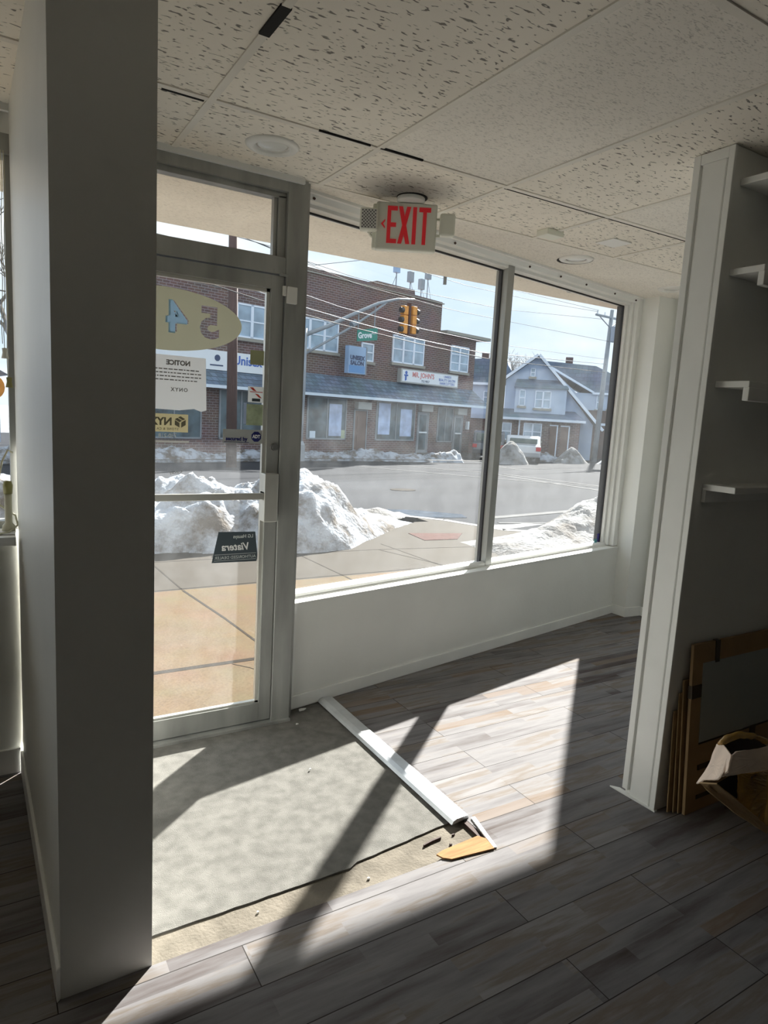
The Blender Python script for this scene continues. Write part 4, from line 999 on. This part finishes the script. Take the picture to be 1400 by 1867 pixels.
# storefront
def shopwin(s0, s1, z0, z1):
    q_ = FB(); 
    q_.bx(s0, s1, -.04, .01, z0, z0 + .05); q_.bx(s0, s1, -.04, .01, z1 - .05, z1); q_.bx(s0, s0 + .05, -.04, .01, z0, z1); q_.bx(s1 - .05, s1, -.04, .01, z0, z1); q_.bx((s0 + s1) / 2 - .02, (s0 + s1) / 2 + .02, -.04, .01, z0, z1)
    o = q_.build('shop_window', M['pole_grey'], bb_)
    p_ = FB(); p_.bx(s0 + .03, s1 - .03, -.02, .01, z0 + .03, z1 - .03); p_.build('pane', M['shopglass'], o)
    return o
sw1 = shopwin(-2.45, -.62, .45, 1.95); sw2 = shopwin(.90, 3.10, .45, 1.97); sw3 = shopwin(4.50, 5.52, .42, 1.9); sw0 = shopwin(-5.9, -4.3, .4, 1.97); swm = shopwin(-8.3, -6.5, .4, 1.97); None
def poster(par, s0, s1, z0, z1, m='poster'):
    p_ = FB(); p_.bx(s0, s1, -.032, -.021, z0, z1); p_.build('poster', M[m], par)
poster(sw1, -1.44, -.85, .58, 1.72); poster(sw2, 1.02, 1.66, .68, 1.88); poster(sw2, 2.24, 2.90, .63, 1.70); poster(sw1, -.84, -.64, .47, .80, 'sticker_green'); poster(sw1, -2.3, -2.05, .50, .74, 'trimblue')
def sdoor(s0, s1, z1, m, box=True, glass=False):
    q_ = FB(); q_.bx(s0, s1, -.03, .01, -.1, z1)
    if not glass: q_.bx(s0 + .12, s1 - .12, -.045, -.03, .15, .65); q_.bx(s0 + .12, s1 - .12, -.045, -.03, .75, z1 - .2)
    o = q_.build('shop_door', M[m], bb_)
    e_ = FB(); e_.bx(s0 - .05, s0, -.05, .01, -.1, z1 + .04); e_.bx(s1, s1 + .05, -.05, .01, -.1, z1 + .04); e_.bx(s0, s1, -.05, .01, z1, z1 + .04); e_.build('door_casing', M['pole_grey'], o)
    if glass:
        e_ = FB(); e_.bx(s0 + .08, s1 - .08, -.036, -.028, .1, z1 - .08); e_.build('pane', M['shopglass'], o)
        e_ = FB(); e_.bx(s0 + .05, s1 - .05, -.07, -.03, .78, .84); e_.build('door_handle', M['sign_white'], o)
    if box:
        e_ = FB(); e_.bx(s0 - .02, s1 + .08, -.22, -.01, z1 + .06, z1 + .33); e_.build('door_light_box', M['lampbox'], o)
    return o
sdoor(-.20, .38, 1.53, 'doorwood'); sdoor(3.30, 3.88, 1.60, 'pole_grey', glass=True); sdoor(5.62, 6.14, 1.56, 'pole_grey', glass=True)
for a_, b_ in ((3.3, 3.95), (5.6, 6.2)):
    q = FB(); q.bx(a_, b_, -.4, 0, -.15, -.02); q.build('doorstep', M['curb'], bb_)
# wall lamp
q = FB(); q.bx(6.42, 6.52, -.15, -.01, 1.0, 1.35); q.build('wall_lamp', M['sign_white'], bb_)
# signs on the building
q = FB(); q.bx(1.93, 5.44, -.22, -.01, 2.72, 3.26); sg = q.build('shop_sign', M['lampbox'], bb_)
q = FB(); q.bx(2.0, 5.39, -.228, -.219, 2.77, 3.21); q.build('sign_face', M['sign_white'], sg)
def ftext(par, body, size, s_, z_, m, off=-.232, **k):
    return text('lettering', body, size * U, (s_ * U, off * U, (z_ + .1) * U), m, par, thick=.004, **k)
ftext(sg, "MR. JOHN'S", .27, 3.22, 3.06, M['pink_ink'], bold=.008, sx=.95)
ftext(sg, '752-9857', .13, 3.35, 2.84, M['darkblue_ink'])
ftext(sg, 'UNISEX', .14, 4.72, 3.12, M['blue_ink']); ftext(sg, 'BEAUTY SALON', .15, 4.70, 2.98, M['blue_ink']); ftext(sg, 'HAIRCUTTERS', .15, 4.72, 2.84, M['blue_ink'])
q = FB(); q.bx(2.18, 2.24, -.236, -.228, 2.82, 3.02); q.bx(2.10, 2.32, -.236, -.228, 2.98, 3.04)
q.tube([b3(2.21, -.23, 3.11), b3(2.21, -.236, 3.11)], .09, 12); q.bx(2.15, 2.19, -.236, -.228, 2.80, 2.98); q.build('sign_figure', M['blue_ink'], sg)
# projecting unisex salon sign (turned towards us)
q = FB(); q.bx(-1.20, -.38, -.65, -.45, 2.82, 3.76); us = q.build('projecting_sign', M['sign_blue'], bb_)
q = FB(); q.bx(-1.17, -.42, -.657, -.649, 2.85, 3.10); q.build('lower_band', M['blue_ink'], us).data.materials[0] = mat('mid_blue_band', (0.12, 0.30, 0.60), .5)
ftext(us, 'UNISEX', .20, -.79, 3.36, M['darkblue_ink'], off=-.656, bold=.014); ftext(us, 'SALON', .20, -.79, 3.18, M['darkblue_ink'], off=-.656, bold=.014)
q = FB(); q.bx(-.38, -.33, -.66, -.44, 2.80, 3.78); q.bx(-.8, -.75, -.5, 0, 3.72, 3.77); q.build('sign_bracket', M['pole_grey'], us)
# long white banner left
q = FB(); q.bx(-9.0, -4.05, -.2, -.01, 2.50, 3.08); lb_ = q.build('long_shop_sign', M['sign_white'], bb_)
ftext(lb_, 'Unisex', .38, -5.02, 2.84, M['blue_ink'], off=-.205, bold=.012); 
q = FB(); q.bx(-8.4, -6.6, -.206, -.199, 2.56, 2.66); q.build('blue_stripe', M['blue_ink'], lb_)
q = FB(); q.tube([b3(-6.1, -.2, 2.86), b3(-6.1, -.208, 2.86)], .13, 14); q.bx(-6.35, -5.9, -.207, -.2, 2.62, 2.66); q.build('emblem', M['darkblue_ink'], lb_)

# rooftop antennas on the building
def antenna(s_, z0, z1, kind, label):
    e = empty('roof_antenna', BF @ T(b3(s_, .5, z0)), label, 'antenna', 'phone antennas on the roof of the brick building')
    h_ = (z1 - z0) * U
    MB().tube([(0, 0, 0), (0, 0, h_)], .03, 8).build('mast', M['pole_grey'], e)
    p_ = MB(); p_.box((-.16, -.12, h_ - .55 if kind else h_ - .35), (.16, .12, h_)); p_.build('antenna_panel', M['pole_grey'] if kind else M['sign_blue'], e, bevel=.02)
    s3 = MB(); s3.tube([(0, 0, h_ * .7), (-.5 if not kind else .4, 0, 0)], .015, 6); s3.build('stay', M['pole_grey'], e)
    return e
antenna(2.10, 6.05, 7.16, 0, 'leftmost small antenna on a thin mast on the brick roof')
antenna(2.90, 6.05, 7.09, 1, 'grey antenna panel in the middle of the roof group')
antenna(3.56, 6.0, 6.92, 1, 'lowest grey antenna panel on the brick roof, right of the middle one')
antenna(3.93, 6.0, 7.38, 1, 'tallest antenna panel at the right end of the brick roof')

# ---- houses to the right, frame HF
HF = frame((30.416, 31.44, -.7775), math.radians(-44.4))
def h3(s_, o_, z_): return (s_ * U, o_ * U, (z_ + .2) * U)
class HB(MB):
    def bx(s, s0, s1, o0, o1, z0, z1, mi=0): return s.box(h3(s0, o0, z0), h3(s1, o1, z1), mi)
    def pr(s, pts, o0, o1, mi=0): return s.prism([(a * U, (c_ + .2) * U) for a, c_ in pts], o0 * U, o1 * U, 'y', mi)
h1 = empty('gabled_house', HF, 'grey blue gabled house with brick ground floor and white windows across the crossing', 'house')
q = HB(); q.pr([(-1.75, -.3), (2.35, -.3), (2.35, 1.5), (1.15, 2.9), (-.34, 4.5), (-1.75, 3.4)], 0, 3); q.build('side_wall', M['siding'], h1)
q = HB(); q.bx(-1.25, 1.05, -.45, .1, 1.9, 3.08); q.build('bay', M['siding2'], h1)
q = HB(); q.add([h3(-1.32, -.55, 3.08), h3(1.12, -.55, 3.08), h3(.85, .05, 3.48), h3(-1.25, .05, 3.48), h3(-1.32, -.55, 3.02), h3(1.12, -.55, 3.02), h3(1.12, .05, 3.02), h3(-1.32, .05, 3.02)], [(0, 1, 2, 3), (4, 7, 6, 5), (0, 4, 5, 1), (1, 5, 6, 2), (0, 3, 7, 4)]); q.build('bay_roof', M['roof_slate'], h1)
def rake(mb, p, q_, t=.10, o0=-.3, o1=3.05):
    d_ = Vector((q_[0] - p[0], q_[1] - p[1])).normalized(); nn = Vector((-d_.y, d_.x)) * t
    mb.pr([p, q_, (q_[0] + nn.x, q_[1] + nn.y), (p[0] + nn.x, p[1] + nn.y)], o0, o1)
q = HB(); rake(q, (-2.3, 3.0), (-.34, 4.52)); rake(q, (-.34, 4.52), (2.75, 1.25)); q.build('roof', M['roof_slate'], h1)
q = HB(); rake(q, (-2.3, 2.98), (-.34, 4.50), .12, -.36, -.28); rake(q, (-.34, 4.50), (2.75, 1.23), .12, -.36, -.28); q.build('rake_board', M['win_white'], h1)
q = HB(); q.bx(-1.75, 1.75, -.9, .05, -.3, 1.66); q.build('brick_ground_floor', M['brick'], h1)
q = HB(); q.add([h3(-2.0, -1.15, 1.64), h3(1.95, -1.15, 1.64), h3(1.5, 0, 2.06), h3(-1.9, 0, 2.06), h3(-2.0, -1.15, 1.56), h3(1.95, -1.15, 1.56), h3(1.95, 0, 1.56), h3(-2.0, 0, 1.56)], [(0, 1, 2, 3), (4, 7, 6, 5), (0, 4, 5, 1), (1, 5, 6, 2), (0, 3, 7, 4)]); q.build('porch_roof', M['roof_slate'], h1)
q = HB(); q.bx(-2.0, 1.96, -1.2, -1.14, 1.55, 1.66); q.build('gutter', M['win_white'], h1)
q = HB(); q.tube([h3(-.94, -.98, 1.6), h3(-.94, -.98, -.2)], .05, 8); q.build('downpipe', M['win_white'], h1)
for a in ((-.35, .37, 2.13, 2.92, 2, 1, -.45), (-1.07, -.78, 2.2, 2.94, 1, 1, -.45), (-.66, -.43, 3.57, 3.97, 1, 1, 0.0), (-.74, .08, .66, 1.44, 2, 1, -.9), (-1.72, -1.28, .62, 1.40, 1, 1, -.9)):
    bwin(h1, a[0], a[1], a[2], a[3], a[4], a[5], True, .04, kk=h3, wall=a[6])
q = HB(); q.bx(.44, .78, -.93, -.9, -.1, 1.36); q.bx(.92, 1.28, -.93, -.9, -.1, 1.34); q.build('front_door', M['doorwood'], h1)
q = HB()
for a in (.74, 1.26): q.bx(a, a + .05, -.98, -.9, -.1, 1.40)
q.bx(.42, .80, -.98, -.9, 1.36, 1.41); q.bx(.90, 1.31, -.98, -.9, 1.35, 1.40); q.build('door_casing', M['win_white'], h1)
h2 = empty('far_gabled_house', HF, 'paler grey house with large slate roof standing right of and behind the gabled house', 'house')
q = HB(); q.pr([(-.5, -.3), (6.0, -.3), (6.0, 3.1), (2.44, 3.1), (1.6, 3.1), (-.05, 4.55), (-.5, 4.6)], 3.5, 9); q.build('side_wall', M['siding2'], h2)
q = HB(); q.pr([(-.6, 4.65), (2.45, 4.45), (3.5, 3.98), (6.2, 3.3), (6.2, 3.08), (2.44, 3.08), (.0, 4.3)], 3.4, 9); q.build('roof', M['roof_slate'], h2)
q = HB(); rake(q, (.25, 4.25), (2.44, 3.08), .10, 3.3, 3.42); q.bx(2.4, 6.2, 3.3, 3.42, 3.04, 3.14); q.build('fascia', M['win_white'], h2)
bwin(h2, 2.63, 2.88, 2.30, 3.03, 1, 1, True, .04, kk=h3, wall=3.5); bwin(h2, 3.18, 3.48, 2.33, 3.0, 1, 1, True, .04, kk=h3, wall=3.5)
q = HB(); q.bx(.98, 1.35, 5, 5.4, 4.3, 4.99); q.build('chimney', M['brick_pier'], h2)
q = HB(); q.bx(1.9, 6.0, 3.35, 3.6, -.3, 2.25); q.build('brick_ground_floor', M['brick_pier'], h2)
q = HB(); q.bx(1.8, 6.1, 3.2, 3.5, 1.50, 1.62); q.build('porch_edge', M['win_white'], h2)
h0_ = empty('grey_side_house', HF, 'grey slate roofed house half hidden behind the brick building corner', 'house')
q = HB(); q.bx(-5.2, -2.45, 3.3, 7, -.3, 3.35); q.build('side_wall', M['siding2'], h0_)
q = HB(); q.pr([(-5.4, 3.32), (-2.4, 3.32), (-1.9, 4.3), (-2.0, 4.7), (-4.6, 4.5)], 3.15, 7); q.build('roof', M['roof_slate'], h0_)
q = HB(); q.bx(-5.4, -2.4, 3.05, 3.17, 3.26, 3.38); q.build('fascia', M['win_white'], h0_)
q = HB(); q.bx(-3.36, -2.99, 4, 4.4, 4.4, 4.98); q.build('chimney', M['brick_pier'], h0_)
bwin(h0_, -3.06, -2.78, 2.32, 2.96, 1, 1, True, .04, kk=h3, wall=3.3)
q = HB(); q.bx(-4.4, -2.45, 2.7, 3.3, -.3, 1.55); q.build('brick_ground_floor', M['brick'], h0_)
q = HB(); q.bx(-4.5, -2.42, 2.6, 3.3, 1.53, 1.74); q.build('band', M['siding'], h0_)
# hedge, bins, fence in front of the gabled house
def blob(name, M4, sx_, sy_, sz_, m, label, cat, seed=0):
    bm = bmesh.new(); bmesh.ops.create_icosphere(bm, subdivisions=4, radius=1)
    for v in bm.verts:
        k = 1 + noise.fractal(v.co * 2.2 + Vector((seed, 0, 0)), .8, 2, 4) * .22
        v.co = Vector((v.co.x * sx_ * k, v.co.y * sy_ * k, max(-.0, (v.co.z * k + .55)) * sz_))
    me = bpy.data.meshes.new(name); bm.to_mesh(me); bm.free(); me.materials.append(m)
    o = bpy.data.objects.new(name, me); C.objects.link(o); o.matrix_world = M4
    return tag(o, label, cat)
blob('hedge', HF @ T(h3(-.45, -1.15, -.2)), .62, .3, .72, M['hedge'], 'dark clipped hedge under the ground floor window of the gabled house', 'hedge')
def rheap(px_, py_, rx, ry, h_, m, label, seed):
    def f_(x_, y_, fx, fy):
        d_ = math.hypot((x_ - px_) / rx, (y_ - py_) / ry); return h_ * (1 - d_ ** 1.4) if d_ < 1 else -.05
    return heap('snow_pile', px_ - rx * 1.1, px_ + rx * 1.1, py_ - ry * 1.1, py_ + ry * 1.1, 50, 40, f_, 0, m, label, amp=.12, fs=1.5, follow=rz, seed=seed)
rheap(27.6, 27.9, 1.1, .9, .50, M['snow'], 'low smooth white snow pile before the hedge of the gabled house', 2)
rheap(27.7, 26.1, 1.1, .8, .80, M['snow_dirty'], 'peaked grey snow pile before the front doors of the gabled house', 5)
rheap(29.8, 25.0, .9, .8, .42, M['snow'], 'flat white snow pile beside the right hand utility pole', 8)
rheap(22.5, 25.2, 1.1, .8, 1.1, M['snow_dirty'], 'tall rough grey snow pile just right of the window mullion', 11)
# far kerb with ploughed ridge
def rline(x_): return interp(x_, [(-5, 23.9), (5.7, 26.0), (12.5, 27.75), (15, 27.7), (21, 26.6), (25, 26.0)])
def ridge(x_, y_, fx, fy):
    d_ = abs(y_ - rline(x_)) / .75; return (.40 + .12 * math.sin(x_ * 1.3)) * (1 - d_ ** 1.6) if d_ < 1 else -.06
heap('snow_ridge', -4, 20.3, -.85, .85, 300, 24, ridge, 0, M['snow'], 'long low ploughed snow ridge along the far kerb before the brick shops', amp=.14, fs=1.6, follow=rz, seed=15, shear=rline)
kb = MB()
pk_ = [(-5, 22.8), (5.7, 24.9), (12.5, 26.65), (15, 26.6), (21.0, 25.3)]
for a, b_ in zip(pk_[:-1], pk_[1:]):
    rquad(kb, [a, b_, (b_[0], b_[1] + .3), (a[0], a[1] + .3)], .13)
struct(kb.build('far_curb', M['curb']))

# ---- cars
def car(M4, body, label, suv=False):
    e = empty('parked_car', M4, label, 'car', 'cars parked beyond the corner')
    L = 4.5; hh = 1.62 if suv else 1.42
    side = [(-2.2, .35), (-2.25, .75), (-2.1, .92), (-1.45, 1.0), (-.95, hh - .06), (-.5, hh), (.9, hh), (1.5 if suv else 1.1, hh - .08), (1.95 if suv else 1.65, 1.02), (2.2, .95), (2.25, .6), (2.2, .35)]
    b = MB(); b.prism(side, -.88, .88, 'y'); b.build('body', body, e, bevel=.07, seg=3)
    gl = MB(); gl.prism([(-1.25, 1.0), (-.85, hh - .12), (-.45, hh - .08), (.85, hh - .08), (1.25 if suv else 1.0, hh - .14), (1.6 if suv else 1.4, 1.02)], -.892, .892, 'y'); gl.build('side_glass', M['carglass'], e)
    rw = MB(); rw.box((1.45 if suv else 1.3, -.7, 1.05), (1.92 if suv else 1.64, .7, hh - .12)); rw.build('rear_glass', M['carglass'], e, bevel=.03)
    for sx_ in (-1.4, 1.4):
        for sy_ in (-.8, .8):
            w_ = MB(); w_.tube([(sx_, sy_ - .1, .32), (sx_, sy_ + .1, .32)], .32, 20); w_.build('wheel', M['tyre'], e)
    for sy_ in (-.75, .75):
        w_ = MB(); w_.box((2.16, sy_ - .12, .70), (2.27, sy_ + .12, .9)); w_.build('tail_lamp', M['lamp_red'], e)
    return e
car(T((25.9, 30.9, rz(25.9, 30.9))) @ Matrix.Rotation(math.radians(229), 4, 'Z'), M['car_grey'], 'dark grey estate car by the brick building corner, left of the mullion', True)
car(T((25.4, 27.5, rz(25.4, 27.5))) @ Matrix.Rotation(math.radians(229), 4, 'Z'), M['car_white'], 'silver car behind the grey snow pile right of the mullion', False)

# ---- traffic light mast
mz = -.12
e = empty('traffic_signal_mast', BF @ T(b3(-3.86, -1.5, mz)), 'grey traffic signal pole with long curved arm carrying yellow signals', 'traffic light')
def mp3(s_, z_, o_=-1.5):
    a = Vector(b3(s_, o_, z_)) - Vector(b3(-3.86, -1.5, mz)); return a
k_ = MB(); k_.tube([mp3(-3.92, -.12), mp3(-3.86, 2), mp3(-3.84, 3.95)], [.17, .15, .12], 14); k_.build('pole', M['pole_grey'], e, smooth=True)
k_ = MB(); k_.lathe(mp3(-3.92, -.16), [(.30, 0), (.28, .7), (.20, .85), (0, .86)], 16); k_.build('pole_base', M['pole_grey'], e)
k_ = MB(); k_.tube([mp3(-3.86, 3.74), mp3(-2.86, 4.16), mp3(-1.95, 4.61), mp3(-.72, 5.18), mp3(.2, 5.46), mp3(1.04, 5.58)], [.09, .085, .08, .07, .06, .05], 10); k_.build('upper_arm', M['pole_grey'], e, smooth=True)
k_ = MB(); k_.tube([mp3(-3.85, 3.15), mp3(-2.84, 3.71), mp3(-1.73, 4.34), mp3(-.71, 5.0), mp3(-.3, 5.3)], .05, 10); k_.build('lower_arm', M['pole_grey'], e, smooth=True)
k_ = MB(); k_.tube([mp3(-1.9, 4.3), mp3(-1.72, 4.42)], .14, 10); k_.build('cable_box', M['pole_grey'], e)
def signal(par, s_, z0, z1, side, off=-1.5):
    w_ = .30
    c0 = mp3(s_, z0, off); c1 = mp3(s_, z1, off); h_ = c1.z - c0.z
    b = MB()
    for k in range(3): b.box((c0.x - w_ / 2, c0.y - .14, c0.z + h_ * k / 3 + .012), (c0.x + w_ / 2, c0.y + .14, c0.z + h_ * (k + 1) / 3 - .012))
    o = b.build('signal_housing', M['signal_yellow'], par, bevel=.03)
    for k in range(3):
        zc = c0.z + h_ * (k + .5) / 3; v_ = MB(); v_.tube([(c0.x + side * w_ / 2, c0.y - .05, zc), (c0.x + side * (w_ / 2 + .17), c0.y - .05, zc - .02)], [.13, .125], 14); v_.build('visor', M['signal_dark'], o)
    return o
signal(e, .58, 4.32, 5.30, -1); signal(e, 1.04, 4.36, 5.34, 1)
k_ = MB(); a0 = mp3(.81, 4.3); k_.box((a0.x - .05, a0.y - .1, a0.z), (a0.x + .05, a0.y + .1, a0.z + 1.5)); k_.box((a0.x - .5, a0.y - .12, a0.z - .06), (a0.x + .5, a0.y + .12, a0.z + .03)); k_.build('signal_bracket', M['brickred'], e)
signal(e, -4.02, 1.75, 2.36, -1)
k_ = MB(); a0 = mp3(-1.71, 3.80, -1.6); a1 = mp3(-.78, 4.32, -1.6)
k_.add([a0 + Vector((0, 0, 0)), a0 + Vector((1.25, 0, .19)), a0 + Vector((1.25, 0, .74)), a0 + Vector((0, 0, .50)), a0 + Vector((0, .03, 0)), a0 + Vector((1.25, .03, .19)), a0 + Vector((1.25, .03, .74)), a0 + Vector((0, .03, .50))], [(0, 1, 2, 3), (7, 6, 5, 4), (0, 4, 5, 1), (1, 5, 6, 2), (2, 6, 7, 3), (3, 7, 4, 0)])
ss = k_.build('street_name_sign', M['sign_green'], e); ss['label'] = 'green street name sign with white lettering'
text('lettering', 'Grove', .36, (a0.x + .46, a0.y - .006, a0.z + .31), M['sign_white'], ss, rot=.15, bold=.012, thick=.004, sx=.9)
text('lettering', 'Ave', .19, (a0.x + 1.02, a0.y - .006, a0.z + .50), M['sign_white'], ss, rot=.15, bold=.006, thick=.004)
k_ = MB(); k_.tube([mp3(-.85, 4.35), mp3(-.85, 5.10)], .03, 8); k_.tube([mp3(-1.6, 4.2), mp3(-1.6, 4.7)], .03, 8); k_.build('sign_hanger', M['pole_grey'], e)

# ---- poles
def bpoint(s_, o_, z_): return BF @ Vector(b3(s_, o_, z_))
e = empty('utility_pole', T((bpoint(10.73, -4, -.25))), 'tall utility pole with crossarm and transformer, right of the gabled house', 'utility pole', None)
o0 = bpoint(10.73, -4, -.25)
def up(s_, z_, o_=-4.0): return bpoint(s_, o_, z_) - o0
k_ = MB(); k_.tube([up(10.73, -.25), up(11.02, 6.5)], [.17, .11], 12); k_.build('pole', M['pole_grey'], e, smooth=True)
k_ = MB(); k_.tube([up(9.65, 6.12), up(12.4, 6.22)], .07, 6); k_.build('crossarm', M['pole_grey'], e)
k_ = MB(); k_.tube([up(9.95, 6.10), up(10.95, 5.75)], .03, 6); k_.tube([up(12.0, 6.2), up(11.0, 5.75)], .03, 6); k_.build('crossarm_brace', M['pole_grey'], e)
k_ = MB(); k_.tube([up(10.95, 5.12, -4.3), up(10.97, 5.75, -4.3)], [.26, .30], 16); k_.build('transformer', M['sign_blue'], e).data.materials[0] = mat('transformer_grey', (.30, .36, .46), .5)
k_ = MB()
for s_ in (9.75, 10.4, 11.5, 12.2): k_.tube([up(s_, 6.15), up(s_, 6.32)], .04, 8)
k_.build('insulator', M['sign_white'], e)
o1 = bpoint(-7.62, -3.5, -.2)
e = empty('wooden_pole', T(o1), 'reddish weathered wooden pole before the long shop sign, seen through the door', 'utility pole')
k_ = MB(); k_.tube([(0, 0, 0), bpoint(-7.72, -3.5, 6.6) - o1], [.19, .15], 12); k_.build('pole', M['pole_wood'], e, smooth=True)
k_ = MB(); k_.tube([bpoint(-7.72, -3.5, 5.9) - o1, bpoint(-7.1, -3.5, 6.45) - o1], .03, 6); k_.build('brace', M['pole_grey'], e)

# ---- overhead wires
wires = [
 ([(-1.5, 5.96), (.81, 6.0), (9.75, 6.30)], 'wire', 'highest thin overhead wire above the brick building corner'),
 ([(-3.14, 5.84), (.84, 5.79), (5.2, 5.95), (9.7, 6.24)], 'wire', 'second highest overhead wire reaching the crossarm'),
 ([(-9, 5.6), (-4.2, 5.02), (-.2, 4.92), (.94, 4.93), (10.9, 5.15)], 'wire', 'overhead wire ending at the transformer'),
 ([(-9, 4.75), (-4.6, 4.30), (-1.33, 4.15), (2.18, 4.11), (11.0, 4.38)], 'wire_pale', 'pale overhead wire passing above the centre upstairs window'),
 ([(-9.8, 4.55), (-5.9, 4.11), (-4.17, 3.98), (-1.37, 3.81), (1.82, 3.74), (11.0, 4.18)], 'wire_pale', 'thick pale overhead cable sagging across the upstairs windows'),
 ([(-9.8, 4.35), (-5.9, 3.93), (-4.63, 3.84), (-1.36, 3.68), (2.34, 3.57), (11.0, 3.82)], 'wire', 'lowest black overhead cable crossing the upstairs windows'),
 ([(-9.5, 5.60), (-5.92, 5.28), (-4.29, 5.18), (-2.95, 5.17), (3, 5.35), (10.2, 6.0)], 'wire', 'overhead wire leaving the roof line beside the door post'),
 ([(-9.86, 5.34), (-8.9, 5.44), (-6.76, 5.40), (-5.6, 5.22), (-3.27, 5.85)], 'wire', 'overhead wire climbing to the soffit above the left pane'),
]
for pts_, m_, lb in wires:
    P_ = []
    for (a, b_), (c_, d_) in zip(pts_[:-1], pts_[1:]):
        for k in range(6): P_.append(bpoint(a + (c_ - a) * k / 6, -4.05, b_ + (d_ - b_) * k / 6))
    P_.append(bpoint(pts_[-1][0], -4.05, pts_[-1][1]))
    tag(MB().tube(P_, .016 if 'thick' in lb or 'lowest' in lb else .010, 6).build('overhead_wire', M[m_], smooth=True), lb, 'wire', 'overhead wires along the far side of the street')

# ---- bare trees
def tree(M4, h_, seed, label, spread=.55, depth=6):
    random.seed(seed); mb = MB()
    def br_(p, d_, l_, r_, dep):
        q_ = p + d_ * l_; mb.tube([p, (p + q_) / 2 + Vector((random.uniform(-1, 1), random.uniform(-1, 1), 0)) * l_ * .06, q_], [r_, r_ * .85, r_ * .7], 5 if dep > 2 else 3, cap=False)
        if dep == 0: return
        for _ in range(3 if dep > 1 else 2):
            a = Vector((random.gauss(0, 1), random.gauss(0, 1), random.gauss(.25, .6))) * spread
            br_(q_, (d_ + a).normalized(), l_ * random.uniform(.62, .82), r_ * .62, dep - 1)
    br_(Vector((0, 0, 0)), Vector((0, 0, 1)), h_ * .3, h_ * .018, depth)
    e_ = mb.build('bare_tree', M['bark'], None, M4)
    return tag(e_, label, 'tree', 'bare winter trees behind the houses')
tp = bpoint(13.5, 10, -.2); tree(T(tp), 9.8, 4, 'bare tree rising behind the brick building corner')
tp = HF @ Vector(h3(-1.6, 12, -.2)); tree(T(tp), 8.6, 9, 'bare tree behind the gabled house roof', .5)
tp = bpoint(-7.9, 12, -.2); tree(T(tp), 13.5, 21, 'bare tree whose twigs show above the brick roof in the transom', .6)

# ---- far left view through the left window
lf = frame((-4.6, 37, -.9), math.radians(4))
e = empty('distant_house', lf, 'pale blue distant house with round yellow shop sign seen in the far left window', 'house')
q = MB(); q.prism([(-9, 0), (5.5, 0), (5.5, 3.4), (2.5, 5.0), (-.5, 3.4), (-9, 3.4)], 0, 6, 'y'); q.build('side_wall', M['siding'], e)
q = MB(); q.prism([(5.9, 3.2), (2.5, 5.1), (-.9, 3.2), (-.5, 3.15), (2.5, 4.85), (5.5, 3.15)], -.3, 6, 'y'); q.build('roof', M['roof_slate'], e)
for x_ in (1.0, 3.3): 
    q = MB(); q.box((x_, -.05, 1.0), (x_ + 1.0, .02, 2.3)); o_ = q.build('window', M['win_white'], e); q = MB(); q.box((x_ + .1, -.07, 1.1), (x_ + .9, -.04, 2.2)); q.build('pane', M['pane'], o_)
q = MB(); q.tube([(5.0, -1.0, 2.6), (5.0, -1.1, 2.6)], .62, 20); o_ = q.build('round_sign', M['signal_yellow'], e); o_['label'] = 'round yellow shop sign with red centre'
q = MB(); q.tube([(5.0, -1.1, 2.6), (5.0, -1.13, 2.6)], .3, 20); q.build('sign_centre', M['lamp_red'], o_)
q = MB(); q.tube([(5.0, -1.05, 0), (5.0, -1.05, 2.0)], .05, 8); q.build('sign_post', M['pole_grey'], e)
# houses / trees far behind to close the horizon
far = [(-24, 62, 12, 7, 'siding2', 'pale far house row beyond the left end of the brick building'), (52, 50, 16, 8, 'siding', 'grey far house beyond the utility pole on the right')]
for (x_, y_, w_, h_, m_, lb) in far:
    e = empty('far_house', T((x_, y_, -1.6)), lb, 'house')
    q = MB(); q.prism([(0, 0), (w_, 0), (w_, h_ * .6), (w_ / 2, h_), (0, h_ * .6)], 0, 6, 'y'); q.build('side_wall', M[m_], e)
    q = MB(); q.prism([(-.4, h_ * .56), (w_ / 2, h_ * .97), (w_ + .4, h_ * .56), (w_ + .4, h_ * .60), (w_ / 2, h_ * 1.02), (-.4, h_ * .60)], -.4, 6.4, 'y'); q.build('roof', M['roof_slate'], e)
gr = MB(); gr.add([(-150, 75, -2.6), (200, 75, -2.6), (200, 260, -2.6), (-150, 260, -2.6)], [(0, 1, 2, 3)])
struct(gr.build('ground', M['snow']))
